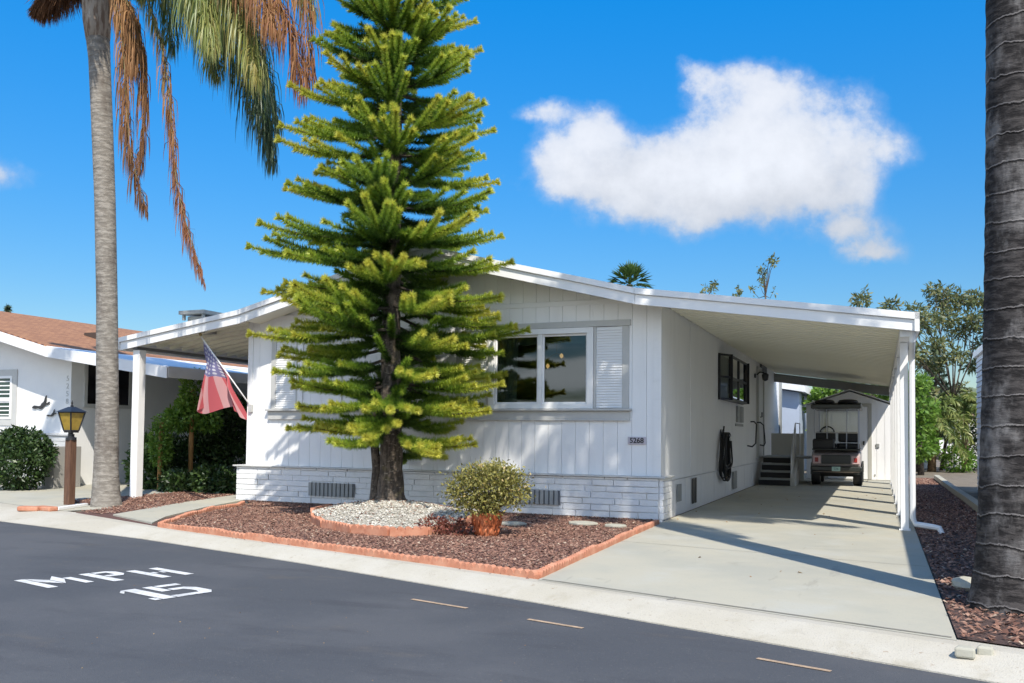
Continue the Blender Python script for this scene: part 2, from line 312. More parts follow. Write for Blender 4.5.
for x in xs:
    for (f, z) in prof:
        vi, vr = lerp_poly(INN, x), lerp_poly(RDE, x)
        mb.v.append((x, vi + (vr - vi) * f, z))
    mb.v.append((x, lerp_poly(RDE, x), -.12))
n = 5
mb.f = [(i * n + k, (i + 1) * n + k, (i + 1) * n + k + 1, i * n + k + 1) for i in range(len(xs) - 1) for k in range(n - 1)]
kerb = setting(mb.build('kerb', kerbconc, smooth=False, **here()))
# joints of the kerb and the driveway: thin dark filled grooves
jm = mat('joint', (.31, .29, .245), .95, noise=.45, nscale=5)
def strip(mb, p, q, w, z):
    p, q = np.array(p, float), np.array(q, float); d = q - p; nrm = np.array([-d[1], d[0]]) / np.linalg.norm(d) * w / 2
    z0, z1 = (z, z) if not hasattr(z, '__len__') else z
    mb.add([(*(p - nrm), z0), (*(q - nrm), z1), (*(q + nrm), z1), (*(p + nrm), z0)], [(0, 1, 2, 3)])
driveway = flat('driveway', [(.06, .0), (.06, 15.2), (3.02, 15.2), (3.02, -5.85), (.22, -5.0), (.12, -2.4)], .004, concrete)
jb = MB()
strip(jb, (.25, -4.97), (3.0, -5.79), .018, .009); strip(jb, (.1, .35), (3.0, .35), .008, .009)
strip(jb, (.07, 5.0), (3.0, 5.0), .008, .009); strip(jb, (.07, 10.0), (3.0, 10.0), .008, .009)
o = jb.build('joint_line', jm, driveway)
def crack(mb, pts, w, z):
    for p, q in zip(pts, pts[1:]): strip(mb, p, q, w * random.uniform(.6, 1.2), z)
rc = random.Random(17)
def wander(p, q, n, amp): return [(p[0] + (q[0] - p[0]) * i / n + rc.uniform(-amp, amp), p[1] + (q[1] - p[1]) * i / n + rc.uniform(-amp, amp)) for i in range(n + 1)]
cb0 = MB(); crack(cb0, wander((.1, -1.3), (1.7, -2.2), 14, .04), .006, .0085); crack(cb0, wander((1.7, -2.2), (3.0, -1.9), 10, .04), .005, .0085); crack(cb0, wander((1.5, 2.2), (2.9, 3.0), 10, .05), .005, .0085)
strip(cb0, (.07, -2.35), (3.0, -2.9), .010, .009)
cb0.build('crack', jm, driveway)
jb = MB()
for x in (1.35,):
    vi, vr = lerp_poly(INN, x), lerp_poly(RDE, x - .25); strip(jb, (x, vi - .02), (x - .25, vr + .05), .014, (.02, -.055))
jb.build('joint_line', jm, kerb)
# road writing and utility marks, children of the road
road = bpy.data.objects['road']
tdir = np.array([-.961, .275]); sdir = np.array([-tdir[1], tdir[0]]) * -1
tdir = np.array([-.975, .22]); sdir = np.array([.30, .954]) # across the road, to the reader's right
def stencil(name, polys, origin, m=paint):
    mb = MB()
    for pl in polys:
        mb.add([(*(np.array(origin) + sdir * s + tdir * t), -.076) for s, t in pl], [tuple(range(len(pl)))])
    mb.build(name, m, road)
def bar(s0, t0, s1, t1): return [(s0, t0), (s1, t0), (s1, t1), (s0, t1)]
LT = .53
Mo = (-3.13, -6.51)
stencil('painted_letter', [bar(0, 0, .075, LT), [(.085, LT), (.085, LT - .2), (.18, .12), (.18, .36)], [(.19, .36), (.19, .12), (.285, LT - .2), (.285, LT)], bar(.295, .03, .36, LT * .72)], Mo)
Po = (-2.93, -6.08)
stencil('painted_letter', [bar(0, 0, .085, LT), [(.1, LT), (.1, LT - .07), (.19, LT - .07), (.19, LT - .2), (.1, LT - .2), (.1, LT - .28), (.22, LT - .28), (.27, LT - .2), (.27, LT - .07), (.22, LT)]], Po)
Ho = (-2.72, -5.79)
stencil('painted_letter', [bar(0, 0, .08, LT), bar(.2, 0, .28, LT), bar(.09, .24, .12, .32), bar(.16, .24, .19, .32)], Ho)
Oo = (-2.06, -6.53)
stencil('painted_digit', [[(.06, 0), (.16, 0), (.16, LT), (.06, LT)], bar(0, 0, .05, .09), bar(.17, 0, .22, .09), [(.0, LT - .14), (.055, LT - .05), (.055, LT), (.0, LT - .08)]], Oo)
Fo = (-2.0, -6.32)
stencil('painted_digit', [bar(.0, .27, .075, LT), bar(.09, LT - .08, .27, LT), [(.09, .35), (.09, .27), (.17, .27), (.19, .2), (.19, .14), (.17, .08), (.0, .08), (.0, 0), (.22, 0), (.275, .08), (.275, .27), (.22, .35)]], Fo)
mb = MB()
for p, q in (((412, 599), (467, 608)), ((528, 619), (583, 628)), ((757, 658), (831, 671))):
    a, b = G(*p, -.076), G(*q, -.076); strip(mb, a[:2], b[:2], .035, -.076)
mb.build('utility_mark', utility, road)
# paved areas on the left
flat('neighbour_driveway', [(-12.3, 1.2), (-18, 1.2), (-18, .1), (-12, -1.42), (-7.55, -2.6), (-7.3, -2.0), (-8.9, -1.5), (-8.95, 1.0), (-8.95, 14), (-11.95, 14)], .004, concrete)
slabm = MB().prism([tuple(G(x, y)[:2]) for x, y in ((113, 516), (152, 524.5), (166, 518), (205, 508.5), (243, 501.5), (243, 495), (190, 502.5), (150, 509.5))], 2, -.01, .022)
setting(slabm.build('path', concrete, **here()))
FB = [(-4.98, -3.46), (.16, -4.86), (.0, -2.4), (-.02, -.02), (-6.7, -.02), (-6.25, -.35), (-6.0, -.93), (-5.86, -1.61), (-5.48, -2.6)]
flat('mulch_bed', FB, .012, mulchbase)
LB = [(-7.25, -2.7), (-5.1, -3.45), (-5.6, -2.6), (-6.3, -1.1), (-6.75, .1), (-6.75, 14), (-8.9, 14), (-8.9, -1.4), (-7.4, -1.9)]
flat('mulch_bed', LB, .003, mulchbase)
RB = [(3.03, -5.78), (4.3, -6.15), (8, -7.2), (8, -5), (4.2, -5.2), (4.2, 15), (3.03, 15)]
flat('mulch_bed', RB, .003, mulchdark)
def in_poly(P, x, y):
    P = np.array(P); r = np.zeros(len(x), bool); j = len(P) - 1
    for i in range(len(P)):
        c = ((P[i, 1] > y) != (P[j, 1] > y)) & (x < (P[j, 0] - P[i, 0]) * (y - P[i, 1]) / (P[j, 1] - P[i, 1] + 1e-12) + P[i, 0]); r ^= c; j = i
    return r
def chips(name, poly, n, size, m, z=.012, zvar=.012, hf=None, lab=None, lo=.0, hi=1.0):
    P = np.array(poly); x = rng.uniform(P[:, 0].min(), P[:, 0].max(), n * 3); y = rng.uniform(P[:, 1].min(), P[:, 1].max(), n * 3)
    k = in_poly(poly, x, y); x, y = x[k][:n], y[k][:n]; n = len(x)
    c = np.stack([x, y, z + rng.uniform(0, zvar, n) + (hf(x, y) if hf else 0)], 1)
    a = rng.uniform(0, 2 * np.pi, n); l = size * rng.uniform(.5, 1.4, n); w = l * rng.uniform(.35, .8, n)
    d1 = np.stack([np.cos(a), np.sin(a), rng.uniform(-.5, .5, n)], 1) * l[:, None]; d2 = np.stack([-np.sin(a), np.cos(a), rng.uniform(-.6, .6, n)], 1) * w[:, None]
    up = np.array([0, 0, 1.0]) * (w * .6)[:, None]
    # a four-cornered lump: base triangle + peak
    V = np.stack([c - d1, c + d1 * .6 + d2, c + d1 * .6 - d2, c + up + d1 * rng.uniform(-.3, .3, (n, 1))], 1).reshape(-1, 3)
    b = np.arange(n)[:, None] * 4
    Fq = np.concatenate([b + [0, 1, 3], b + [1, 2, 3], b + [2, 0, 3]]); r = rng.uniform(lo, hi, n)
    return setting(tri_obj(name, V, Fq, m, rnd=np.tile(r, 3), **here()), 'stuff', lab)
def ring_h(x, y):
    d = ((x + 3.15) / 1.3) ** 2 + ((y + 1.6) / 1.5) ** 2
    return .23 * np.clip(1 - d, 0, 1) ** 1.3
chips('bark_mulch', FB, 46000, .0165, chipm, lab='reddish brown bark chips covering the front bed')
LBm = [(-7.25, -2.65), (-6.75, -2.75), (-6.7, -1.95), (-7.1, -.75), (-7.55, .95), (-6.75, 1.0), (-6.75, 6), (-8.9, 6), (-8.9, -1.4), (-7.4, -1.9)]
chips('bark_mulch', LBm, 15000, .018, chipm, lab='reddish brown bark chips around the lamp post and under the porch awning')
chips('bark_mulch', RB, 26000, .02, chipm, lab='bark chips in the strip beside the driveway and palm')
# leaf dust along the kerb
KL = [(-7.3, -3.3), (-4.9, -3.86), (-2.5, -4.5), (.2, -5.34), (.1, -5.2), (-2.4, -4.35), (-4.9, -3.74), (-7.1, -3.1)]
chips('road_grit', [(-8, -4.2), (-2.4, -5.2), (3, -6.9), (3, -9), (-9, -9)], 170, .005, litter, z=-.079, zvar=.002, lab='tiny pale grit scattered over the asphalt')
chips('leaf_litter', KL, 700, .014, litter, z=-.065, zvar=.01, lab='dry leaf bits lying along the road edge')
chips('leaf_litter', [(.1, -2.3), (3.0, -5.7), (3.0, 13), (.1, 13)], 60, .02, litter, z=.006, zvar=.006, lab='a few dry leaves blown over the driveway')
chips('bark_mulch', [(-4.9, -3.6), (.2, -5.05), (.15, -4.9), (-4.8, -3.5)], 160, .014, chipm, z=.004, zvar=.006, lab='stray bark bits spilled onto the gutter')
# ------------------------------------------------------------------ terracotta edging
def edging_piece(L, n):
    mb = MB(); t = .055; w = L / n
    top = []
    for i in range(n):
        for k in range(6):
            q = math.pi * k / 5
            top.append((i * w + w / 2 - math.cos(q) * w * .48, (.052 + .036 * math.sin(q))))
    return MB().prism([(0.004, -.02)] + top + [(L - .004, -.02)], 1, -t / 2, t / 2)
def edging(path, label, group, L=.45, n=6, z=0):
    path = [np.array(p[:2], float) for p in path]; seg = []
    for p, q in zip(path, path[1:]):
        d = np.linalg.norm(q - p); k = max(1, round(d / L))
        for i in range(k): seg.append((p + (q - p) * i / k, math.atan2(*(q - p)[::-1]), d / k))
    proto = None
    for (p, a, l) in seg:
        if proto is None: o = proto = edging_piece(L, n).build('edging_block', brick, bevel=.009)
        else: o = proto.copy(); S.collection.objects.link(o)
        tag(o, label, 'edging block', group)
        o.location = Wd(p[0], p[1], z - .022 + random.uniform(-.012, .004)); o.rotation_euler = (random.uniform(-.09, .09), random.uniform(-.03, .03), TH + a + random.uniform(-.02, .02)); o.scale = (l / L, 1, 1)
edging([(-5.0, -3.50), (.19, -4.92)], 'terracotta scalloped edging block in the long row between kerb and bark bed', 'scalloped edging blocks along the kerb', .42, 6)
edging([(.19, -4.90), (.06, -.42)], 'terracotta edging block in the straight row between bark bed and driveway', 'edging blocks beside the driveway', .42, 6)
edging([(-5.02, -3.47), (-5.5, -2.56), (-5.88, -1.6), (-6.02, -.93), (-6.2, -.6)], 'terracotta scalloped edging block curving beside the concrete walkway', 'edging blocks beside the walkway', .4, 6)
RING = [(-4.45, -.9), (-4.25, -1.6), (-3.75, -2.3), (-3.25, -2.8), (-2.65, -3.12), (-2.15, -3.2), (-1.85, -2.9), (-1.75, -2.35), (-1.95, -1.6)]
edging(RING, 'terracotta scalloped edging block in the ring around the big conifer', 'edging blocks around the conifer', .4, 5, .05)
RP = RING + [(-2.2, -.6), (-4.2, -.4)]
# mound of white gravel
N = 26; mb = MB()
gx = np.linspace(-4.5, -1.7, N); gy = np.linspace(-3.3, -.3, N)
for j in range(N):
    for i in range(N): mb.v.append((gx[i], gy[j], .0 + float(ring_h(gx[i], gy[j]))))
mb.f = [(j * N + i, j * N + i + 1, (j + 1) * N + i + 1, (j + 1) * N + i) for j in range(N - 1) for i in range(N - 1) if in_poly(RP, np.array([(gx[i] + gx[i + 1]) / 2]), np.array([(gy[j] + gy[j + 1]) / 2]))[0]]
setting(mb.build('gravel_mound', mat('gravel_base', (.5, .47, .4), .95, noise=.3, nscale=40, bump=1), smooth=True, **here()), 'structure')
chips('white_gravel', RP, 13000, .015, gravm, z=.005, hf=ring_h, lab='pale white gravel heaped around the conifer trunk')
chips('bark_mulch', RP, 900, .016, chipm, z=.02, hf=ring_h, lab='bark bits scattered over the white gravel around the conifer')
def pebble(r, sq=.5, seed=0):
    rg = np.random.default_rng(seed); bm = bmesh.new(); bmesh.ops.create_icosphere(bm, subdivisions=2, radius=r)
    for v in bm.verts:
        v.co *= 1 + rg.uniform(-.14, .14); v.co.z *= sq
    mb = MB(); mb.v = [tuple(v.co) for v in bm.verts]; mb.f = [tuple(v.index for v in f.verts) for f in bm.faces]; bm.free(); return mb
for i, (a, b, w) in enumerate([(-1.45, -1.5, .17), (-.72, -1.05, .19), (-.27, -1.15, .14)]):
    lab = ['pale flat stepping stone lying in the bark behind the potted bush', 'pale flat stepping stone in the bark below the house number', 'small pale stepping stone at the house corner by the driveway edging'][i]
    pts = [(w * (1 + random.uniform(-.15, .15)) * math.cos(q), w * .8 * (1 + random.uniform(-.15, .15)) * math.sin(q)) for q in np.linspace(0, 2 * math.pi, 9)[:-1]]
    tag(MB().prism(pts, 2, 0, .03).build('stepping_stone', concrete, bevel=.008, loc=Wd(a, b, .018), rot=TH), lab, 'stepping stone', 'stepping stones in the bark bed')
# bricks and board at the lamp post, kerb stubs, stone by the palm
for i, (a, b, l, lab) in enumerate([(*G(30, 511)[:2], .30, 'short red brick lying at the kerb left of the lamp post'), (*G(46, 511)[:2], .34, 'longer red brick lying between the shorter one and the white board')]):
    tag(MB().box(-l / 2, l / 2, -.07, .07, 0, .065).build('loose_brick', brick, bevel=.018, loc=Wd(a, b, .0), rot=TH + (.25, -.12)[i]), lab, 'brick')
tag(MB().box(-.36, .36, -.035, .035, 0, .04).build('white_board', white2, bevel=.005, loc=Wd(*((G(54, 511) + G(88, 506)) / 2)[:2], .005), rot=TH + math.atan2(*(G(88, 506) - G(54, 511))[1::-1])), 'white painted board lying at the foot of the lamp post', 'board')
for (px, py, l, lab) in [(966, 653, .10, 'broken white concrete stub at the end of the driveway edge'), (986, 652, .08, 'chipped pale concrete stub to the right of the white stub')]:
    g = G(px, py); tag(MB().prism([(-l / 2, -.05), (l / 2, -.04), (l / 2 * .6, .05), (-l / 2 * .8, .03)], 2, -.02, .035).build('concrete_stub', concrete, bevel=.012, loc=Wd(g[0], g[1], .0), rot=TH - .2), lab, 'concrete stub')
g = G(972, 590); tag(pebble(.12, .55, 4).build('rock', concrete, smooth=False, loc=Wd(g[0] - .02, g[1], .03), rot=.4), 'flat pale rock leaning against the foot of the dark palm trunk', 'rock')

# ------------------------------------------------------------------ gable-house helper data
SL = .25; RZ = 3.75; RU = -3.33
def rtop(u):                                # upper roof line of our house
    if u > -.22: return 2.97 - (u + .22) * (.46 / 3.27)
    if u < -6.44: return 2.97 + (u + 6.44) * (.35 / 2.44)
    return RZ - SL * abs(u - RU)
def band(us, top, z0, z1):                  # polygon following the roof line between two offsets
    return [(u, top(u) + z1) for u in us] + [(u, top(u) + z0) for u in us[::-1]]

# ------------------------------------------------------------------ the house
house = thing('mobile_home', 'long white single-storey home with low gable roof, picture window and painted stone skirting', 'house')
wall = MB()
# backing with a hole for the picture window (u -2.44..-.98, z 1.46..2.52)
wall.box(-6.64, -2.46, .02, .12, .5, 2.86); wall.box(-.96, -.02, .02, .12, .5, 2.86); wall.box(-2.46, -.96, .02, .12, .5, 1.45); wall.box(-2.46, -.96, .02, .12, 2.53, 2.86)
wall.prism([(-6.64, 2.86), (-.02, 2.86), (RU, RZ - .14)], 1, .02, .12)
wall.box(-.12, 0, .125, 15, .5, 2.84); wall.box(-6.64, -6.52, .125, 15, .5, 2.84); wall.box(-6.5, -.14, 14.9, 15, .1, 2.84)
wall.box(-.05, -.002, .5, 15, -.05, .49); wall.box(-6.64, -6.5, .2, 15, -.05, .49)
for k in range(34):                          # grooved panel boards
    a0 = -6.635 + k * .1955; a1 = a0 + .1915
    def seg(z0, z1): wall.box(a0, min(a1, -.03), 0, .0195, z0, z1)
    if a0 < -2.7 or a0 > -.75: seg(.575, 2.86)
    elif True: seg(.575, 1.36); seg(2.575, 2.86)
    zt = rtop((a0 + a1) / 2) - .16
    if zt > 2.96: wall.box(a0, a1, .006, .0195, 2.93, zt)
wall.build('wall', siding, house)
skin = MB(); skin.box(.003, .012, .46, 14.9, .50, .515); skin.box(.001, .006, 1.95, 1.96, .52, 2.8)
for v in np.arange(1.6, 14.8, 1.22): skin.box(.001, .0045, v, v + .012, .03, .49)
skin.build('wall_seam', siding, house)
tr = MB(); tr.box(-6.66, 0, -.014, .0, 2.86, 2.925); tr.box(-.10, .004, -.012, .0, .575, 2.855); tr.box(.003, .012, -.012, .09, .575, 2.84); tr.box(-6.66, -6.57, -.012, 0, .575, 2.855)
tr.build('corner_trim', white2, house)
# stone skirting
sk = MB(); zc = 0.0; rs = random.Random(3)
rows = [.02, .105, .19, .27, .355, .435, .515, .55]
for z0, z1 in zip(rows[:-1], rows[1:]):
    x = -6.74
    while x < -.001:
        l = rs.uniform(.25, .6); x1 = min(x + l, .0)
        if 0 - x1 < .12: x1 = 0.0
        d = rs.uniform(0, .016); sk.box(x + .004, x1 - .004, -.075 - d, .0, z0 + .003, z1 - .003 + rs.uniform(-.002, .002)); x = x1
    for b0, b1 in ((-.07, .14), (.14, .44)): sk.box(.003, .05 + rs.uniform(0, .015), b0 + .004, b1 - .004, z0 + .003, z1 - .003)
    for b0 in np.arange(-.07, 1.0, .3): sk.box(-6.8, -6.745, b0 + .004, b0 + .296, z0 + .003, z1 - .003)
sk.box(-6.73, 0, -.06, .015, -.05, .545); sk.box(.004, .044, -.06, .43, -.05, .545)
sk.build('skirting', stone, house, bevel=.006)
cp = MB(); cp.box(-6.84, .09, -.115, -.002, .552, .574); cp.box(.004, .09, .0, .47, .552, .574); cp.box(-6.84, -6.745, 0, 1.0, .552, .574); cp.build('skirting_cap', mat('cap_grey', (.58, .58, .56), .6, noise=.1), house, bevel=.004)
def slat_vent(par, x0, x1, z0, z1, y, n=11):
    f = MB(); f.box(x0, x1, y + .012, y + .02, z0, z1); o = f.build('vent', greydark, par)
    s = MB(); w = (x1 - x0) / n
    for k in range(n): s.hexa([(x0 + k * w, y - .012, z0), (x0 + k * w + w * .62, y - .004, z0), (x0 + k * w + w * .62, y + .011, z0), (x0 + k * w, y + .011, z0)], [(x0 + k * w, y - .012, z1), (x0 + k * w + w * .62, y - .004, z1), (x0 + k * w + w * .62, y + .011, z1), (x0 + k * w, y + .011, z1)])
    s.build('louvre', ventm, o)
slat_vent(house, -5.38, -4.58, .14, .34, -.113); slat_vent(house, -2.1, -1.34, .16, .35, -.113)
# picture window
def picture_window(u0, u1, z0, z1, interior):
    fr = MB(); y = -.03
    fr.box(u0 - .09, u1 + .09, y, .01, z1, z1 + .075); fr.box(u0 - .09, u1 + .09, y, .01, z0 - .06, z0); fr.box(u0 - .09, u0, y, .01, z0, z1); fr.box(u1, u1 + .09, y, .01, z0, z1)
    m = (u0 + u1) / 2; fr.box(m - .03, m + .03, y + .008, .05, z0, z1)
    for a, b in ((u0, m - .03), (m + .03, u1)):
        fr.box(a, b, .012, .05, z1 - .03, z1); fr.box(a, b, .012, .05, z0, z0 + .03); fr.box(a, a + .025, .012, .05, z0 + .03, z1 - .03); fr.box(b - .025, b, .012, .05, z0 + .03, z1 - .03)
    w = fr.build('window', white2, house, bevel=.003)
    for a, b in ((u0 + .025, m - .055), (m + .055, u1 - .025)):
        MB().box(a, b, .028, .032, z0 + .03, z1 - .03).build('pane', glass, w)
    # header, shutters, sill and apron
    h = MB(); h.box(u0 - .62, u1 + .6, -.028, 0, z1 + .078, z1 + .16); h.box(u1 + .095, u1 + .13, -.02, 0, z0 - .06, z1 + .075); h.box(u1 + .49, u1 + .58, -.022, 0, z0 - .06, z1 + .075)
    h.box(u0 - .13, u0 - .095, -.02, 0, z0 - .06, z1 + .075); h.box(u0 - .6, u0 - .51, -.022, 0, z0 - .06, z1 + .075)
    h.build('window_trim', greytrim, w, bevel=.003)
    s = MB(); s.box(u0 - .66, u1 + .62, -.085, 0, z0 - .092, z0 - .062); s.box(u0 - .64, u1 + .6, -.035, 0, z0 - .2, z0 - .093); s.box(u0 - .64, u1 + .6, -.042, -.03, z0 - .225, z0 - .2)
    s.build('sill', greytrim, w, bevel=.004)
    for a, b in ((u1 + .132, u1 + .488), (u0 - .508, u0 - .132)):
        t = MB(); t.box(a, b, -.004, 0, z0 - .055, z1 + .07); n = 30; dz = (z1 - z0 + .11) / n
        for k in range(n):
            zz = z0 - .05 + k * dz; t.hexa([(a, -.020, zz), (b, -.020, zz), (b, -.005, zz), (a, -.005, zz)], [(a, -.007, zz + dz * .92), (b, -.007, zz + dz * .92), (b, -.005, zz + dz * .92), (a, -.005, zz + dz * .92)])
        t.build('shutter', white2, w)
    return w
w1 = picture_window(-2.36, -1.0, 1.52, 2.48, True)
MB().box(-2.44, -2.12, .125, .2, 1.5, 2.5)
cu = MB(); k = 40
for i in range(k + 1):
    u = -2.42 + .36 * i / k; y = .085 + .018 * math.sin(i * 1.35)
    cu.v += [(u, y, 1.45), (u + .03 * (i / k), y, 2.52)]
cu.f = [(2 * i, 2 * i + 2, 2 * i + 3, 2 * i + 1) for i in range(k)]; cu.build('curtain', curtain, w1, smooth=True)
va = MB(); va.box(-2.44, -.98, .16, .24, 2.36, 2.52); va.build('valance', mat('valance', (.20, .25, .22), .9), w1)
MB().box(-5.75, -4.2, .026, .03, 1.52, 2.48)
w2 = picture_window(-5.6, -4.24, 1.52, 2.48, False)
MB().box(-5.6, -4.24, .036, .05, 1.52, 2.48).build('blind', mat('closed_blind', (.16, .17, .17), .8), w2)
# the room behind the glass
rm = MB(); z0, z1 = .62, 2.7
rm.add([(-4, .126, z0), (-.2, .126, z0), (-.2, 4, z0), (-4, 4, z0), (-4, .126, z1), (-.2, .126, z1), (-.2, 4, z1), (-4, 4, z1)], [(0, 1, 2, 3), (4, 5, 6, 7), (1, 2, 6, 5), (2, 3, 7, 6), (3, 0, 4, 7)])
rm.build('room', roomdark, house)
ch = MB(); ch.tube([(-1.87, 1.2, 2.7), (-1.87, 1.2, 2.35)], .008); ch.tube([(-2.05, 1.2, 2.2), (-1.95, 1.2, 2.3), (-1.87, 1.2, 2.33), (-1.8, 1.2, 2.3), (-1.7, 1.2, 2.2)], .012)
cho = ch.build('chandelier', mat('brass', (.35, .2, .06), .35, metal=.8), house)
for a, z in ((-2.0, 2.13), (-1.78, 2.28)): MB().lathe([(.004, -.03), (.026, -.005), (.028, .02), (.004, .045)], (a, 1.16, z)).build('bulb', bulb, cho, smooth=True)
fu = MB(); fu.box(-1.5, -.5, 1.5, 2.3, .62, 1.35); fu.build('cabinet', mat('furniture', (.05, .035, .025), .5), house)
# house number plaque
pq = MB().box(-.43, -.185, -.022, -.001, .985, 1.085).build('house_number', mat('plaque_mauve', (.50, .46, .50), .5), house, bevel=.004)
def text(name, s, size, m, parent, loc, rx=math.pi / 2, rz=0, ext=.004, bold=.0):
    c = bpy.data.curves.new(name, 'FONT'); c.body = s; c.size = size; c.extrude = ext; c.align_x = 'CENTER'; c.align_y = 'CENTER'; c.offset = bold
    o = bpy.data.objects.new(name, c); S.collection.objects.link(o); c.materials.append(m); o.parent = parent; o.location = loc; o.rotation_euler = (rx, 0, rz)
    bpy.context.view_layer.update(); me = bpy.data.meshes.new_from_object(o); bpy.data.objects.remove(o)
    o = bpy.data.objects.new(name, me); S.collection.objects.link(o); o.parent = parent; o.location = loc; o.rotation_euler = (rx, 0, rz)
    return o
text('digits', '5268', .095, black, pq, (-.308, -.024, 1.035), bold=.002)
# roof and fascia of the main gable
us = [-6.44, RU, -.22]
roofm = layered('white_roof', (.76, .76, .76), [((.6, .6, .6), 2, .5, .7, .5, one)], rough=.7, bump=.05)
rf = MB().prism(band(us, rtop, -.13, -.012), 1, -.46, 15.3).build('roof', roofm, house)
fa = MB()
for a, b in ((-6.44, RU), (RU, -.22)):
    fa.prism(band([a, b], rtop, -.205, -.085), 1, -.50, -.462); fa.prism(band([a, b], rtop, -.075, .0), 1, -.53, -.462); fa.prism(band([a, b], rtop, -.085, -.075), 1, -.49, -.462)
fa.build('fascia', white2, rf)
sf = MB(); sf.prism(band([-6.44, RU], rtop, -.16, -.135), 1, -.46, .0); sf.prism(band([RU, -.22], rtop, -.16, -.135), 1, -.46, .0); sf.build('soffit', soffit, rf)
rv = MB(); rv.box(-11.0, -10.9, 0, .1, 0, .1)
p = atv(197, 318, 4.0)
# chimney-like roof vent on the left slope
rvx, rvv = -7.62, .0
vz = rtop(rvx)
vt = MB(); vt.box(rvx - .16, rvx + .16, rvv - .16, rvv + .16, vz - .1, vz + .16); vt.box(rvx - .26, rvx + .26, rvv - .26, rvv + .26, vz + .19, vz + .25)
for sx in (-.2, .2):
    for sy in (-.2, .2): vt.box(rvx + sx - .02, rvx + sx + .02, rvv + sy - .02, rvv + sy + .02, vz + .1, vz + .19)
vt.build('roof_vent', ventm, rf)
# side wall fittings
sw = MB(); y0, y1, z0, z1, d = 4.42, 7.3, 1.70, 2.6, .34
fr = MB(); t = .035
def bay(mb, x, a, b, z0, z1, t=.035): 
    mb.box(x - t, x, a, b, z1 - t, z1); mb.box(x - t, x, a, b, z0, z0 + t); mb.box(x - t, x, a, a + t * 1.6, z0 + t, z1 - t); mb.box(x - t, x, b - t * 1.6, b, z0 + t, z1 - t); mb.box(x - t, x, a + t * 1.6, b - t * 1.6, (z0 + z1) / 2 - t / 2, (z0 + z1) / 2 + t / 2)
bay(fr, .17, 4.75, 6.9, 1.75, 2.57); fr.box(.135, .17, 5.78, 5.86, 1.79, 2.53)
for a in (4.42, 6.9):   # splayed cheeks
    b = 4.75 if a == 4.42 else 7.25
    xa, xb = (0.003, .17) if a == 4.42 else (.17, .003)
    for zz in (1.75, 2.14, 2.535): fr.hexa([(xa, a, zz), (xb, b, zz), (xb + .004, b - .03, zz), (xa + .004, a - .03, zz)], [(xa, a, zz + .035), (xb, b, zz + .035), (xb + .004, b - .03, zz + .035), (xa + .004, a - .03, zz + .035)])
    fr.tube([(xa + .02, a, 1.75), (xa + .02, a, 2.57)], .022, 6); fr.tube([(xb + .02, b, 1.75), (xb + .02, b, 2.57)], .022, 6)
swin = fr.build('side_window', black, house)
gp = MB(); gp.add([(.15, 4.8, 1.78), (.15, 6.86, 1.78), (.15, 6.86, 2.55), (.15, 4.8, 2.55)], [(0, 1, 2, 3)]); gp.add([(.008, 4.44, 1.78), (.155, 4.76, 1.78), (.155, 4.76, 2.55), (.008, 4.44, 2.55)], [(0, 1, 2, 3)]); gp.add([(.16, 6.9, 1.78), (.008, 7.22, 1.78), (.008, 7.22, 2.55), (.16, 6.9, 2.55)], [(0, 1, 2, 3)])
gp.build('pane', glass, swin)
MB().box(.002, .006, 4.44, 7.2, 1.77, 2.56).build('screen', mat('window_screen', (.42, .42, .40), .6), swin)
MB().add([(.003, 4.42, 1.752), (.17, 4.75, 1.752), (.17, 6.9, 1.752), (.003, 7.25, 1.752)], [(0, 1, 2, 3)]).build('bay_floor', black, swin)
ut = MB(); ut.box(.002, .04, 6.5, 6.86, 1.38, 1.7); ut.box(.002, .04, 6.95, 7.3, 1.38, 1.7); ut.box(.002, .02, 6.4, 7.4, 1.3, 1.35); ut.build('utility_panel', ventm, house)
vb = MB(); vb.box(.012, .02, 2.05, 2.17, .08, .46); vb.box(.012, .02, 2.26, 2.38, .08, .46); vb.build('vent_slot', black, house)
vb = MB(); vb.box(.012, .02, .98, 1.25, .18, .42); vb.build('side_vent', ventm, house)
vb = MB(); vb.box(.012, .03, 6.0, 6.45, .08, .42)
for k in range(9): vb.box(.03, .036, 6.02, 6.43, .1 + k * .034, .12 + k * .034)
vb.build('side_vent', ventm, house)
dr = MB(); dr.box(.001, .03, 9.75, 10.65, .62, 2.62); door = dr.build('door', white, house, bevel=.004)
dt = MB(); dt.box(.001, .05, 9.64, 9.745, .6, 2.72); dt.box(.001, .05, 10.655, 10.76, .6, 2.72); dt.box(.001, .05, 9.745, 10.655, 2.63, 2.72); dt.build('door_frame', greytrim, house)
MB().tube([(.06, 9.86, 1.55), (.10, 9.86, 1.55), (.10, 9.86, 1.66)], .012).build('handle', black, door)
lp = MB(); lp.tube([(.05, 9.3, 2.5), (.12, 9.3, 2.56), (.2, 9.3, 2.55), (.24, 9.3, 2.48)], .018); lp.lathe([(.02, 2.36), (.06, 2.38), (.08, 2.5), (.03, 2.54)], (.24, 9.3, 0)); lp.lathe([(.05, 0), (.05, .03)], (.002, 9.3, 2.48), ax=0)
lp.build('porch_lamp', black, house)
vb = MB(); vb.box(.003, .05, 10.2, 11.3, 2.55 + .1, 2.82); vb.build('wall_vent', greydark, house)
pp = MB(); pp.box(.0, .04, 14.55, 15.02, .5, 2.8); pp.build('corner_post', ventm, house)
# grab rails of the entry
for y, s in ((8.5, -1), (9.55, 1)):
    MB().tube([(.02, y, 1.42), (.10, y, 1.42), (.16, y + .1 * s, 1.36), (.17, y + .32 * s, .95), (.12, y + .5 * s, .88), (.02, y + .5 * s, .9)], .016).build('grab_rail', black, house, smooth=True)

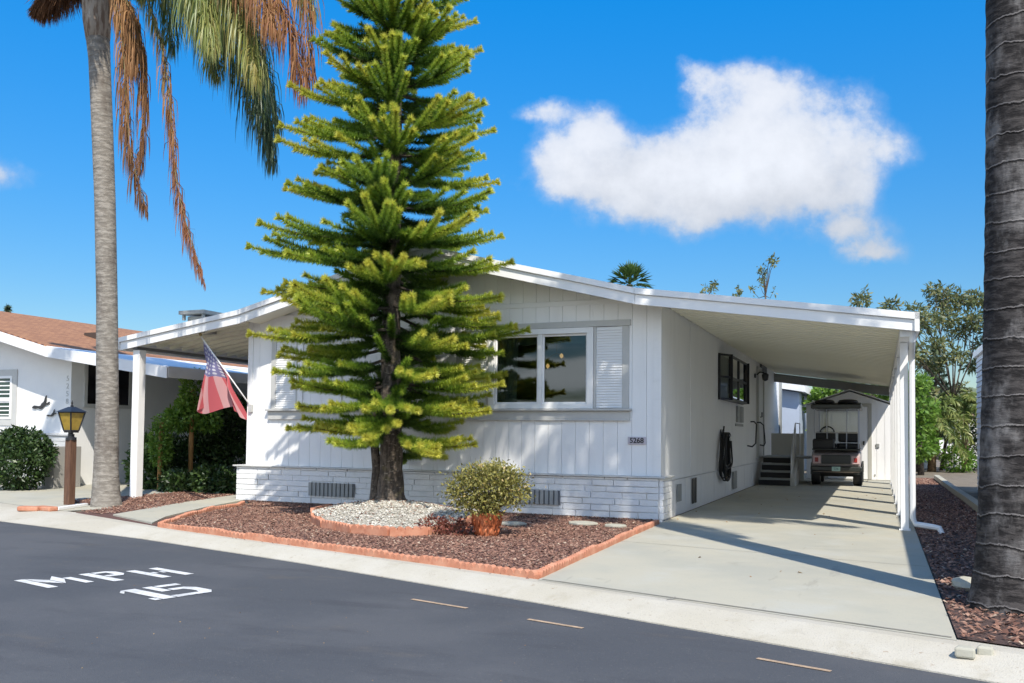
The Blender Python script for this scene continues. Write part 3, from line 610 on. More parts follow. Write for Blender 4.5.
# garden hose
hose = thing('garden_hose', 'coiled black garden hose hanging on the side wall', 'hose', 0, 4.75, 0)
hb = MB(); rs = random.Random(5)
for k in range(9):
    a, b = rs.uniform(.24, .52), rs.uniform(.30, .44); off = rs.uniform(-.03, .03); pts = []
    for i in range(25):
        q = 2 * math.pi * i / 24; pts.append((.04 + .012 * k + .01 * math.sin(3 * q), off + a * math.sin(q) * (1.0 - .35 * math.cos(q)), 1.16 - b + b * math.cos(q)))
    hb.tube(pts, .015, 6)
hb.build('coil', rubber, hose, smooth=True)
h2 = MB(); h2.box(.002, .16, -.1, .1, 1.1, 1.13); h2.box(.002, .02, -.12, .12, 1.0, 1.22); h2.build('hanger', black, hose)
h3 = MB(); h3.tube([(.1, -.3, 1.28), (.08, -.28, 1.1), (.07, -.25, .75), (.07, -.12, .45)], .015, 6); h3.build('loose_end', rubber, hose, smooth=True)
MB().lathe([(.02, 0), (.035, .05), (.02, .1)], (.15, .12, 1.02)).build('nozzle', white2, hose)

# ------------------------------------------------------------------ carport on the right
cport = thing('carport', 'white carport awning over the driveway, held by a row of slim posts', 'carport', 3, .3, 0)
cu_, cv_ = 3.0, .3
def cz(u): return rtop(u)
cr = MB(); u0, u1 = -.215, 2.99
cr.prism([(u - cu_, z) for u, z in band([u0, u1], cz, -.07, -.015)], 1, -.46 - cv_, 13.6 - cv_)
for v in np.arange(-.4, 13.5, .29):
    cr.hexa([(u0 - cu_ + .25, v - cv_, cz(u0 + .25) - .125), (u1 - cu_ - .1, v - cv_, cz(u1 - .1) - .125), (u1 - cu_ - .1, v + .07 - cv_, cz(u1 - .1) - .125), (u0 - cu_ + .25, v + .07 - cv_, cz(u0 + .25) - .125)],
            [(u0 - cu_ + .25, v - .03 - cv_, cz(u0 + .25) - .072), (u1 - cu_ - .1, v - .03 - cv_, cz(u1 - .1) - .072), (u1 - cu_ - .1, v + .1 - cv_, cz(u1 - .1) - .072), (u0 - cu_ + .25, v + .1 - cv_, cz(u0 + .25) - .072)])
cr.build('roof_panel', soffit, cport)
cf = MB()
for (z0, z1, y) in ((-.205, -.085, -.50), (-.075, 0, -.53), (-.085, -.075, -.49)): cf.prism([(u - cu_, z) for u, z in band([-.216, 3.0 if False else 3.05], cz, z0, z1)], 1, y - cv_, -.462 - cv_)
cf.prism([(u - cu_, z) for u, z in band([3.0, 3.05], cz, -.21, .004)], 1, -.53 - cv_, 13.6 - cv_)
cf.build('fascia', white2, cport)
be = MB(); be.prism([(u - cu_, z) for u, z in band([.0, 3.0], cz, -.36, -.13)], 1, 13.3 - cv_, 13.42 - cv_); be.build('rear_beam', mat('beam_grey', (.30, .29, .26), .6), cport)
be = MB(); be.box(-.15, -.03, -.7, 13.2, 2.26, 2.37); be.build('side_beam', white2, cport)
for v in (.3, 2.5, 4.7, 6.9, 9.1, 11.3, 13.2):
    p = MB(); p.box(-.14, -.05, v - cv_ - .045, v - cv_ + .045, .0, 2.258); p.box(-.16, -.03, v - cv_ - .09, v - cv_ + .09, .004, .02); p.box(-.09, -.07, v - cv_ + .047, v - cv_ + .3, .05, 2.25); p.build('post', white2, cport, bevel=.004)
ds = MB(); ds.tube([(-.02, -.70, 2.36), (-.02, -.66, 2.22), (-.01, -.10, 2.05), (-.01, -.09, .16), (.02, -.10, .09), (.2, -.16, .07), (.27, -.2, .06), (.29, -.22, -.0)], .034, 8); ds.build('downspout', white, cport, smooth=False)

# ------------------------------------------------------------------ porch awning on the left
aw = thing('porch_awning', 'white awning over the planted side porch, on square posts', 'awning', -8.6, -.35, 0)
au, av = -8.6, -.35
def P2(us, z0, z1): return [(u - au, z) for u, z in band(us, rtop, z0, z1)]
ar = MB(); ar.prism(P2([-8.85, -6.445], -.07, -.015), 1, -.46 - av, 13 - av)
for v in np.arange(-.4, 12.9, .29):
    ar.prism(P2([-8.75, -6.64], -.125, -.0715), 1, v - av, v + .08 - av)
ar.build('roof_panel', soffit, aw)
af = MB()
for (z0, z1, y) in ((-.205, -.085, -.50), (-.075, 0, -.53), (-.085, -.075, -.49)): af.prism(P2([-8.87, -6.444], z0, z1), 1, y - av, -.462 - av)
af.prism(P2([-8.93, -8.87], -.2, .0), 1, -.53 - av, 13 - av); af.build('fascia', white2, aw)
for v in (-.35, 3.0, 6.4, 9.8):
    MB().box(-.07, .07, v - av - .07, v - av + .07, 0, 2.42).build('post', white2, aw, bevel=.005)
sc = MB(); sc.box(-.06, .06, 0, 13, 2.395, 2.43)
MB().box(-.05, .05, -.1, 13, 2.422, 2.47).build('side_beam', greydark, aw)

# ------------------------------------------------------------------ entry steps
st = thing('entry_steps', 'grey entry steps with dark open risers and white side panel by the side door', 'steps', .06, 9.2, 0)
fm = MB(); fm.box(0.01, .04, 0, 1.2, .02, .6); 
for k in range(4):
    z = .16 * (k + 1); y = .27 * k
    MB().box(.045, .72, y, y + .3, z - .035, z).build('tread', ventm, st, bevel=.004)
    MB().box(.045, .72, y + .02, y + .03, z - .155, z - .036).build('riser', rubber, st)
MB().box(.0, 1.05, 1.12, 2.4, .585, .635).build('landing', ventm, st)
sp = MB(); sp.prism([(-.02, 0), (1.1, 0), (1.1, 1.3), (.95, 1.3), (.0, .25)], 0, .73, .76)
sp.prism([(0, 0), (-.0, .2), (1.1, .6), (1.1, 0)], 0, .765, .83); sp.build('side_panel', mat('panel_grey', (.60, .59, .54), .6, noise=.15), st)
sp = MB(); sp.tube([(.745, .02, .0), (.745, .02, .7), (.745, 1.1, 1.42)], .012); sp.tube([(.745, 1.1, .6), (.745, 1.1, 1.42), (.745, 2.35, 1.42), (.745, 2.35, .6)], .012); sp.build('handrail', alu, st)
fp = MB(); fp.box(0, .8, 0, .05, 0, 1.18)
for k in range(7): fp.box(.005 + k * .112, .108 + k * .112, -.012, -.001, .03, 1.16)
tag(fp.build('fence_panel', mat('pale_grey_panel', (.55, .54, .48), .6), loc=Wd(.05, 12.2, 0), rot=TH), 'low pale grey panel fence between the house and the shed', 'fence')

# ------------------------------------------------------------------ shed
shed = thing('garden_shed', 'white gabled garden shed closing the end of the driveway', 'shed', 1.9, 13.05, 0)
s = MB(); s.prism([(-1.05, 0), (1.03, 0), (1.03, 1.92), (.02, 2.28), (-1.05, 1.92)], 1, .02, 2.4)
for k in range(11):
    a = -1.05 + k * .19; b = min(a + .183, 1.03)
    if -.62 < a < .35: continue
    zt = min(2.28 - .355 * abs((a + b) / 2 - .02), 2.2) - .05; s.box(a, b, .0, .0195, .02, zt - .02)
s.build('wall', siding, shed)
r = MB(); r.prism([(-1.14, 1.91), (.02, 2.32), (1.12, 1.93), (1.12, 1.955), (.02, 2.345), (-1.14, 1.935)], 1, -.012, 2.5); r.build('roof', white2, shed)
d = MB(); d.box(-.50, .44, -.015, .018, .03, 1.88); dd = d.build('door', white, shed, bevel=.004)
MB().box(.33, .37, -.05, -.016, .9, 1.0).build('handle', black, dd)
d = MB(); d.box(-.60, -.51, -.02, .018, .03, 1.97); d.box(.45, .54, -.02, .018, .03, 1.97); d.box(-.509, .449, -.02, .018, 1.89, 1.97); d.build('door_frame', mat('shed_trim', (.42, .41, .36), .6), shed)
MB().box(.64, .72, -.03, -.001, .84, .94).build('outlet_box', ventm, shed, bevel=.004); MB().box(.6, .63, -.02, -.001, .12, .16).build('hinge', ventm, shed)

# ------------------------------------------------------------------ golf cart, seen from behind
cart = thing('golf_cart', 'golf cart parked tail-out under the carport in front of the shed', 'golf cart', 1.72, 9.75, 0)
cream = mat('cart_body', (.34, .29, .28), .35, coat=.3); cdark = mat('cart_dark', (.018, .022, .02), .4, coat=.3); seatm = mat('seat_vinyl', (.02, .02, .022), .5)
cart.scale = (.93, .95, 1.0)
b = MB(); b.prism([(.0, .46), (.02, .72), (.25, .80), (.95, .80), (.95, .30), (.12, .30)], 0, -.56, .56); body = b.build('body', cream, cart, bevel=.05)
b = MB(); b.prism([(.95, .30), (2.15, .30), (2.35, .50), (2.3, .72), (2.0, .86), (1.85, .55), (1.8, .36), (.95, .36)], 0, -.55, .55); b.build('front_cowl', cream, cart, bevel=.04)
b = MB(); b.box(-.33, .33, -.03, .02, .50, .70); b.box(-.55, .55, .01, .6, .805, .84); b.build('bag_well', cdark, cart, bevel=.012)
b = MB(); b.box(-.58, .58, -.07, .02, .33, .45); b.build('bumper', cdark, cart, bevel=.03)
pl_ = MB().box(-.09, .10, -.085, -.071, .34, .44).build('licence_plate', mat('plate', (.42, .62, .58), .4), cart)
text('digits', '526', .075, mat('plate_ink', (.08, .2, .2), .5), pl_, (.005, -.088, .39), ext=.001)
for sx in (-1, 1):
    l = MB().box(sx * .44 - .09, sx * .44 + .09, -.035, .01, .5, .68).build('tail_light', mat('lamp_bezel', (.62, .45, .45), .3), cart, bevel=.012)
    MB().box(sx * .44 - .04, sx * .44 + .04, -.046, -.036, .54, .64).build('lens', mat('red_lens', (.30, .02, .02), .2), l, bevel=.006)
for sx in (-1, 1):
    for y in (.42, 1.95):
        w = MB().lathe([(.13, -.1), (.2, -.105), (.23, -.08), (.235, 0), (.23, .08), (.2, .105), (.13, .1)], (sx * .48, y, .235), 24, ax=0).build('wheel', rubber, cart, smooth=True)
        MB().lathe([(.03, -.07), (.125, -.08), (.13, .0), (.125, .08), (.03, .07)], (sx * .48, y, .235), 18, ax=0).build('rim', alu, w)
        MB().prism([(y + .30 * math.cos(q), .26 + .27 * math.sin(q)) for q in np.linspace(0, math.pi, 9)] + [(y - .26 * math.cos(q), .26 + .23 * math.sin(q)) for q in np.linspace(0, math.pi, 9)], 0, sx * .49 - .1, sx * .49 + .1).build('fender', cdark, cart)
b = MB(); b.box(-.52, -.02, .62, 1.1, .84, .96); b.box(.02, .52, .62, 1.1, .84, .96); seat = b.build('seat', seatm, cart, bevel=.03)
for sx in (-1, 1): MB().box(sx * .265 - .235, sx * .265 + .235, .52, .62, .98, 1.22).build('seat_back', seatm, cart, bevel=.04)
MB().box(-.54, -.04, .08, .4, .82, 1.06).build('cargo_bag', seatm, cart, bevel=.04)
for sx in (-1, 1):
    MB().tube([(sx * .5, .2, .78), (sx * .5, .2, 1.78)], .014, 6).build('roof_strut', alu, cart); MB().tube([(sx * .48, 1.85, .7), (sx * .48, 1.7, 1.78)], .018, 6).build('roof_strut', alu, cart); MB().tube([(sx * .22, .48, .8), (sx * .24, .5, 1.78)], .014, 6).build('roof_strut', alu, cart)
b = MB()
b.tube([(-.5, .2, 1.2), (.5, .2, 1.2)], .012, 6)
b.build('grab_bar', alu, cart)
b = MB(); b.prism([(-.05, 1.74), (-.05, 1.84), (.2, 1.88), (1.7, 1.88), (1.95, 1.83), (1.95, 1.74)], 0, -.57, .57); rfc = b.build('canopy', cdark, cart, bevel=.02)
for sx in (-.27, .27): MB().lathe([(.24, 0), (.235, .03), (.2, .065), (.1, .08), (.01, .082)], (sx, .25, 1.875), 18).build('roof_pod', seatm, rfc, smooth=True)
wsm = glass_mat('cart_windshield', (.92, .94, .94), .0); b = MB(); b.box(-.47, .47, 1.76, 1.765, .85, 1.76); b.build('windshield', wsm, cart)
b = MB(); 
pts = [(-.27 + .17 * math.cos(q), 1.38 + .07 * math.sin(q), 1.2 + .15 * math.sin(q)) for q in np.linspace(0, 2 * math.pi, 19)]
b.tube(pts, .016, 6, cap=False); b.tube([(-.27, 1.38, 1.2), (-.27, 1.7, .85)], .02, 6); b.tube([(-.44, 1.38, 1.2), (-.1, 1.38, 1.2)], .012, 6); b.build('steering_wheel', rubber, cart)
b = MB(); b.box(-.5, .5, 1.68, 1.82, .7, .95); b.build('dashboard', cdark, cart, bevel=.03)
b = MB(); b.box(-.45, .45, .2, 2.0, .26, .30); b.tube([(-.48, .42, .235), (.48, .42, .235)], .03, 8); b.build('chassis', rubber, cart)

# ------------------------------------------------------------------ flag
flag = thing('house_flag', 'faded stars-and-stripes flag on an angled white pole at the porch corner', 'flag', -6.58, -.02, 1.5)
B0 = np.array([0, 0, 0.0]); Tp = np.array([-.78, -.30, 1.12])
MB().tube([B0, Tp], .012, 8).build('pole', white2, flag, smooth=True); MB().lathe([(.004, -.02), (.024, .01), (.026, .03), (.004, .05)], tuple(Tp)).build('finial', mat('finial_gold', (.45, .36, .18), .3, metal=.6), flag, smooth=True)
MB().box(-.03, .03, -.03, .018, -.09, .03).build('bracket', greytrim, flag)
ns, ntt = 44, 44; V = []; UVs = []
for i in range(ns + 1):
    s_ = i / ns; g = 1 / (1 + math.exp(-(s_ - .36) * 24))              # the lower half blows towards the wall
    p0 = Tp * (1 - .06) - Tp * .50 * s_
    for j in range(ntt + 1):
        t_ = j / ntt
        d = np.array([-.02 - .16 * s_ , -.02, -1.08 + .1 * s_]) * (1 - g) + np.array([.30 - .02 * s_, .10, -.80 + .06 * s_]) * g
        pin = .5 + .5 * math.cos(min(1, abs(t_ - .25) / .8) * 1.2)
        wob = (.07 * math.sin(11 * s_ + 3 * t_) + .04 * math.sin(25 * s_ + 2 * t_)) * min(1, t_ * 3)
        q = p0 + d * t_ + np.array([.05 * math.sin(12 * s_ + 2 * t_) * t_ * (1 - g), wob, 0])
        V.append(q); UVs.append((s_, t_))
me = bpy.data.meshes.new('cloth'); fs = [(i * (ntt + 1) + j, (i + 1) * (ntt + 1) + j, (i + 1) * (ntt + 1) + j + 1, i * (ntt + 1) + j + 1) for i in range(ns) for j in range(ntt)]
me.from_pydata([tuple(v) for v in V], [], fs); uvl = me.uv_layers.new(name='UVMap')
for l in me.loops: uvl.data[l.index].uv = UVs[l.vertex_index]
me.polygons.foreach_set('use_smooth', [True] * len(me.polygons))
fmat = bpy.data.materials.new('flag_cloth'); fmat.use_nodes = True; t = fmat.node_tree; b = t.nodes['Principled BSDF']; b.inputs['Roughness'].default_value = .8
uvn = nn(t, 'ShaderNodeUVMap'); sx = nn(t, 'ShaderNodeSeparateXYZ'); t.links.new(uvn.outputs[0], sx.inputs[0])
stp = mth(t, 'LESS_THAN', mth(t, 'FRACT', mth(t, 'MULTIPLY', sx.outputs[0], 6.5)), .5)
mx1 = nn(t, 'ShaderNodeMix', data_type='RGBA'); t.links.new(stp, mx1.inputs['Factor']); mx1.inputs[6].default_value = (.66, .36, .37, 1); mx1.inputs[7].default_value = (.58, .12, .14, 1)
cant = mth(t, 'MULTIPLY', mth(t, 'LESS_THAN', sx.outputs[0], .54), mth(t, 'LESS_THAN', sx.outputs[1], .42))
su = mth(t, 'SUBTRACT', mth(t, 'FRACT', mth(t, 'MULTIPLY', sx.outputs[0], 11)), .5); sv = mth(t, 'SUBTRACT', mth(t, 'FRACT', mth(t, 'MULTIPLY', sx.outputs[1], 15)), .5)
star = mth(t, 'LESS_THAN', mth(t, 'ADD', mth(t, 'MULTIPLY', su, su), mth(t, 'MULTIPLY', sv, sv)), .085)
mx2 = nn(t, 'ShaderNodeMix', data_type='RGBA'); t.links.new(star, mx2.inputs['Factor']); mx2.inputs[6].default_value = (.20, .19, .36, 1); mx2.inputs[7].default_value = (.6, .6, .66, 1)
mx3 = nn(t, 'ShaderNodeMix', data_type='RGBA'); t.links.new(cant, mx3.inputs['Factor']); t.links.new(mx1.outputs[2], mx3.inputs[6]); t.links.new(mx2.outputs[2], mx3.inputs[7])
t.links.new(mx3.outputs[2], b.inputs['Base Color'])
trn = nn(t, 'ShaderNodeBsdfTranslucent'); t.links.new(mx3.outputs[2], trn.inputs[0]); mxs = nn(t, 'ShaderNodeMixShader'); mxs.inputs[0].default_value = .35
t.links.new(b.outputs[0], mxs.inputs[1]); t.links.new(trn.outputs[0], mxs.inputs[2]); t.links.new(mxs.outputs[0], t.nodes['Material Output'].inputs[0])
me.materials.append(fmat); co = bpy.data.objects.new('cloth', me); S.collection.objects.link(co); co.parent = flag

# ------------------------------------------------------------------ lamp post
lamp = thing('lamp_post', 'brown wooden lamp post with black lantern of amber glass', 'lamp post', -8.36, -1.84, 0)
MB().box(-.055, .055, -.055, .055, 0, .96).build('post', wood, lamp, bevel=.006)
l = MB(); l.lathe([(.075, .95), (.075, .99), (.045, 1.0), (.045, 1.04)], n=12)
l.tube([(-.01, 0, 1.03), (-.01, 0, 1.08)], .035, 8)
for sx, sy in ((-1, -1), (1, -1), (1, 1), (-1, 1)): l.tube([(sx * .07, sy * .07, 1.09), (sx * .125, sy * .125, 1.36)], .012, 6)
for w, z in ((.07, 1.09), (.125, 1.36)):
    l.tube([(-w, -w, z), (w, -w, z)], .012, 6); l.tube([(w, -w, z), (w, w, z)], .012, 6); l.tube([(w, w, z), (-w, w, z)], .012, 6); l.tube([(-w, w, z), (-w, -w, z)], .012, 6)
l.box(-.07, .07, -.07, .07, 1.06, 1.085)
l.hexa([(-.155, -.155, 1.365), (.155, -.155, 1.365), (.155, .155, 1.365), (-.155, .155, 1.365)], [(-.035, -.035, 1.44), (.035, -.035, 1.44), (.035, .035, 1.44), (-.035, .035, 1.44)])
l.lathe([(.022, 1.44), (.024, 1.455), (.01, 1.47), (.014, 1.5), (.002, 1.54)], n=10)
lan = l.build('lantern', black, lamp)
g = MB()
for a in range(4):
    c, s_ = math.cos(a * math.pi / 2), math.sin(a * math.pi / 2)
    g.add([(x * c - y * s_, x * s_ + y * c, z) for x, y, z in ((-.066, -.067, 1.09), (.066, -.067, 1.09), (.119, -.121, 1.35), (-.119, -.121, 1.35))], [(0, 1, 2, 3)])
g.build('amber_pane', amber, lan); MB().lathe([(.02, 1.09), (.03, 1.16), (.03, 1.25), (.01, 1.3)], n=10).build('bulb', greydark, lan)

# ------------------------------------------------------------------ neighbour's house on the left
NZ = -.28; NU = -12.0; NV = 1.26
nb = thing('neighbour_house', 'white neighbouring home with brown shingle roof and grey window trim', 'house', NU, NV, 0)
def ntop(x):                                 # x measured from its right front corner
    if x > -.1: return 2.70 - (x + .1) * .15
    return 2.70 + .262 * (-(x + .1)) if x > -4.6 else 2.70 + .262 * 4.5 - .262 * (-4.6 - x)
nw = MB(); nw.prism([(-9.1, 0), (0, 0), (0, 2.52), (-4.6, 3.70), (-9.1, 2.52)], 1, .0, 14); nw.build('wall', mat('neighbour_wall', (.78, .78, .77), .7, noise=.04, nscale=4, bump=.15), nb)
ns_ = MB()
for k in range(9): ns_.box(-6.75, .03, -.045 - (k % 2) * .008, -.001, .03 + k * .105, .128 + k * .105)
ns_.box(-6.78, .05, -.075, -.001, .98, 1.03)
ns_.build('skirting', mat('neighbour_skirt', (.62, .62, .61), .7, noise=.1, bump=.5), nb, bevel=.005)
shing = bpy.data.materials.new('brown_shingle'); shing.use_nodes = True; t = shing.node_tree; b = t.nodes['Principled BSDF']; b.inputs['Roughness'].default_value = .9
tc = nn(t, 'ShaderNodeTexCoord'); mp = nn(t, 'ShaderNodeMapping'); t.links.new(tc.outputs['Object'], mp.inputs[0]); mp.inputs['Rotation'].default_value = (0, 0, math.pi / 2)
bt = nn(t, 'ShaderNodeTexBrick'); t.links.new(mp.outputs[0], bt.inputs['Vector']); bt.inputs['Scale'].default_value = 3.0; bt.inputs['Color1'].default_value = (.37, .18, .085, 1); bt.inputs['Color2'].default_value = (.26, .12, .06, 1); bt.inputs['Mortar'].default_value = (.12, .05, .03, 1); bt.inputs['Mortar Size'].default_value = .012
t.links.new(bt.outputs[0], b.inputs['Base Color'])
nr = MB()
for x0, x1 in ((-9.3, -4.6), (-4.6, -.1)):
    nr.prism([(x0, ntop(x0) - .06), (x1, ntop(x1) - .06), (x1, ntop(x1) + .01), (x0, ntop(x0) + .01)], 1, -.5, 14.3)
nrf = nr.build('roof', shing, nb)
MB().box(-2.2, -1.7, 2.2, 2.6, ntop(-2.) - .05, ntop(-2) + .12).build('roof_vent', mat('vent_brown', (.06, .04, .03), .6), nrf)
nf = MB()
for x0, x1 in ((-9.3, -4.6), (-4.6, -.1)): nf.prism([(x0, ntop(x0) - .2), (x1, ntop(x1) - .2), (x1, ntop(x1) - .012), (x0, ntop(x0) - .012)], 1, -.54, -.502)
nf.build('fascia', white2, nrf)
na = MB(); na.prism([(-.095, ntop(-.1) - .07), (2.9, ntop(2.9) - .07), (2.9, ntop(2.9)), (-.095, ntop(-.1))], 1, -.5, 12); na.prism([(-.09, ntop(-.1) - .21), (2.95, ntop(2.95) - .21), (2.95, ntop(2.95) - .01), (-.09, ntop(-.1) - .01)], 1, -.54, -.502)
na.prism([(2.905, ntop(2.9) - .2), (2.96, ntop(2.9) - .2), (2.96, ntop(2.9)), (2.905, ntop(2.9))], 1, -.5, 12); nao = na.build('porch_roof', roofm, nb)
for v in (2.6, 6.0): MB().box(2.6, 2.7, v, v + .1, 0, 2.2).build('porch_post', white2, nb)
# its windows
def small_window(par, x0, x1, y, z0, z1, trim):
    f = MB(); f.box(x0 - .13, x1 + .13, y - .02, y, z1, z1 + .13); f.box(x0 - .13, x1 + .13, y - .02, y, z0 - .13, z0); f.box(x0 - .13, x0, y - .02, y, z0, z1); f.box(x1, x1 + .13, y - .02, y, z0, z1); w = f.build('window', trim, par)
    i = MB(); m_ = (z0 + z1) / 2 - .05; i.box(x0, x1, y - .03, y - .002, z1 - .05, z1); i.box(x0, x1, y - .03, y - .002, z0, z0 + .05); i.box(x0, x0 + .05, y - .03, y - .002, z0 + .05, z1 - .05); i.box(x1 - .05, x1, y - .03, y - .002, z0 + .05, z1 - .05); i.box(x0 + .05, x1 - .05, y - .028, y - .002, m_ - .03, m_ + .03)
    i.build('sash', white2, w)
    MB().box(x0 + .05, x1 - .05, y - .006, y - .001, z0 + .05, z1 - .05).build('pane', mat('green_glass', (.02, .05, .04), .08), w)
    bl = MB()
    for k in range(9):
        z = z0 + .08 + k * (z1 - z0 - .12) / 9; bl.box(x0 + .05, x1 - .05, y - .014, y - .0065, z, z + .022)
    bl.build('blind', white2, w)
small_window(nb, -3.1, -1.62, -.001, 1.3, 2.18, greytrim)
sw_ = MB(); sw_.box(.001, .03, .3, 1.5, 1.55, 1.62); sw_.box(.001, .03, .3, 1.5, 2.42, 2.49); sw_.box(.001, .03, .3, .37, 1.62, 2.42); sw_.box(.001, .03, 1.43, 1.5, 1.62, 2.42); sw_.box(.001, .025, .88, .92, 1.62, 2.42); wo = sw_.build('side_window', greytrim, nb)
MB().box(.001, .008, .37, 1.43, 1.62, 2.42).build('pane', mat('dark_glass', (.008, .008, .01), .08), wo)
for k, c in enumerate('5258'): text('digits', c, .15, greytrim, nb, (-.09, -.006, 2.10 - k * .15), ext=.003)
# metal bird art on that wall
def bird(scale, flip=1):
    body_ = [(-.30, .02), (-.22, .07), (-.05, .05), (.02, .06), (.06, .12), (.14, .17), (.19, .30), (.225, .34), (.23, .22), (.2, .13), (.27, .135), (.34, .17), (.36, .14), (.28, .09), (.2, .085), (.13, .03), (.06, -.02), (.0, -.03), (-.08, .0), (-.2, -.02), (-.28, -.01)]
    return MB().prism([(x * scale * flip, z * scale) for x, z in body_], 1, -.03, -.015)
q = atv(41, 408, NV); tag(bird(.74).build('wall_bird', black, loc=Wd(q[0], NV, q[2]), rot=TH), 'larger black metal flying-bird ornament on the neighbour wall', 'wall ornament')
q = atv(52, 416, NV); tag(bird(.40).build('wall_bird', black, loc=Wd(q[0], NV, q[2]), rot=TH), 'smaller black metal flying-bird ornament beside the lantern', 'wall ornament')
bx = MB(); bx.box(-.12, .2, -.2, .4, 0, .78)
tag(bx.build('storage_box', mat('brown_grey_box', (.30, .29, .27), .7, bump=.4), bevel=.01, loc=Wd(-11.75, .75, 0), rot=TH), 'grey slatted low wall block at the corner of the neighbour home', 'low wall')

# ------------------------------------------------------------------ neighbour's building on the right and others behind
rn = thing('side_house', 'blue-grey lap-sided house wall half hidden behind the dark palm trunk', 'house', 4.5, -4.9, 0)
rw = MB(); rw.box(.02, 6, 0, 14.2, 0, 2.8)
for k in range(26): rw.hexa([(-.016, 0, .05 + k * .105), (-.016, 14.2, .05 + k * .105), (.019, 14.2, .05 + k * .105), (.019, 0, .05 + k * .105)], [(.004, 0, .15 + k * .105), (.004, 14.2, .15 + k * .105), (.019, 14.2, .15 + k * .105), (.019, 0, .15 + k * .105)])
rw.build('wall', mat('bluegrey_siding', (.52, .55, .6), .6, noise=.06), rn)
MB().prism([(-.06, 2.78), (3, 3.05), (6.2, 2.78), (6.2, 2.9), (3, 3.17), (-.06, 2.9)], 1, -.6, 14.3).build('roof', roofm, rn)
kb = MB(); pts = [(4.01, 14.6), (4.0, 9), (4.02, 5.5), (4.01, 3.1)]
for p, q in zip(pts, pts[1:]): kb.add([(p[0] - .06, p[1], 0), (q[0] - .06, q[1], 0), (q[0] + .06, q[1], 0), (p[0] + .06, p[1], 0), (p[0] - .06, p[1], .12), (q[0] - .06, q[1], .12), (q[0] + .06, q[1], .12), (p[0] + .06, p[1], .12)], [(0, 1, 2, 3), (4, 5, 6, 7), (0, 1, 5, 4), (2, 3, 7, 6), (1, 2, 6, 5), (0, 3, 7, 4)])
tag(kb.build('border_kerb', concrete, **here()), 'low pale concrete border running along the bark strip beside the carport', 'border')
rh = thing('rear_house', 'blue-grey house with white fascia behind the gap between home and shed', 'house', -2.3, 17, 0)
MB().prism([(-4, 0), (2.65, 0), (2.65, 2.45), (-4, 3.6)], 1, 0, 6).build('wall', mat('bluegrey_wall', (.40, .46, .56), .7, noise=.05), rh)
MB().prism([(-4.3, 3.62), (2.85, 2.45), (2.85, 2.68), (-4.3, 3.85)], 1, -.35, 6.3).build('roof', roofm, rh)

# ------------------------------------------------------------------ vegetation helpers
def leafcloud(blobs, n, size, rs=None, shell=.55, up=.0, aspect=.45, jitter=0):
    """blobs: (x,y,z,rx,ry,rz). leaf quads (bent along the middle as two triangles) spread through the volume"""
    rs = rs or rng; B = np.array(blobs, float); w = B[:, 3] * B[:, 4] * B[:, 5]; w = w ** .67; idx = rs.choice(len(B), n, p=w / w.sum()); b = B[idx]
    d = rs.normal(size=(n, 3)); d /= np.linalg.norm(d, axis=1)[:, None]; r = rs.uniform(shell, 1.0, n) ** .6
    c = b[:, :3] + d * b[:, 3:] * r[:, None] * (1 + rs.normal(0, .09 + jitter, (n, 1)))
    a = d * .7 + rs.normal(size=(n, 3)) * .7; a[:, 2] += up; a /= np.linalg.norm(a, axis=1)[:, None]
    s = np.cross(a, rs.normal(size=(n, 3))); s /= np.linalg.norm(s, axis=1)[:, None]
    L = size * rs.uniform(.6, 1.3, n)[:, None]; wd = L * aspect * .5; nrm = np.cross(a, s)
    V = np.stack([c, c + a * L * .5 + s * wd, c + a * L - nrm * L * .18, c + a * L * .5 - s * wd], 1).reshape(-1, 3)
    Fq = np.arange(n * 4).reshape(n, 4)
    return V, Fq, np.clip(rs.uniform(0, 1, n) * .7 + rs.normal(.15, .12, n), 0, 1)
green_dark = mat('leaf_dark', one, .45, trans=.15, attr=[(0, (.012, .03, .008)), (.5, (.03, .065, .015)), (1, (.075, .12, .03))])
green_mid = mat('leaf_mid', one, .5, trans=.25, attr=[(0, (.02, .05, .012)), (.5, (.06, .12, .025)), (1, (.14, .20, .05))])
green_lite = mat('leaf_light', one, .5, trans=.35, attr=[(0, (.06, .13, .015)), (.5, (.13, .25, .03)), (1, (.24, .36, .06))])
olive = mat('leaf_olive', one, .5, trans=.2, attr=[(0, (.09, .10, .02)), (.45, (.22, .21, .05)), (.8, (.36, .32, .09)), (1, (.42, .30, .13))])
eucm = mat('leaf_gumtree', one, .5, trans=.25, attr=[(0, (.05, .075, .025)), (.6, (.15, .18, .07)), (1, (.28, .25, .10))])
bark = layered('bark', (.12, .095, .075), [((.05, .04, .033), 7, .42, .56, .95, (3, 3, 1.2)), ((.26, .22, .18), 18, .56, .66, .7, (1, 1, 2)), ((.18, .15, .05), 3, .6, .7, .5, one)], rough=.95, bump=1.0, bscale=24)
def bush(name, label, cat, a, b, z, blobs, n, size, m, stems=None, stemm=None, group=None, **kw):
    o = thing(name, label, cat, a, b, z, group=group); V, Fq, r = leafcloud(blobs, n, size, **kw); tri_obj('foliage', V, Fq, m, o, r)
    if stems:
        mb = MB()
        for p, r_ in stems: mb.tube(p, r_, 6)
        mb.build('stem', stemm or bark, o, smooth=True)
    return o
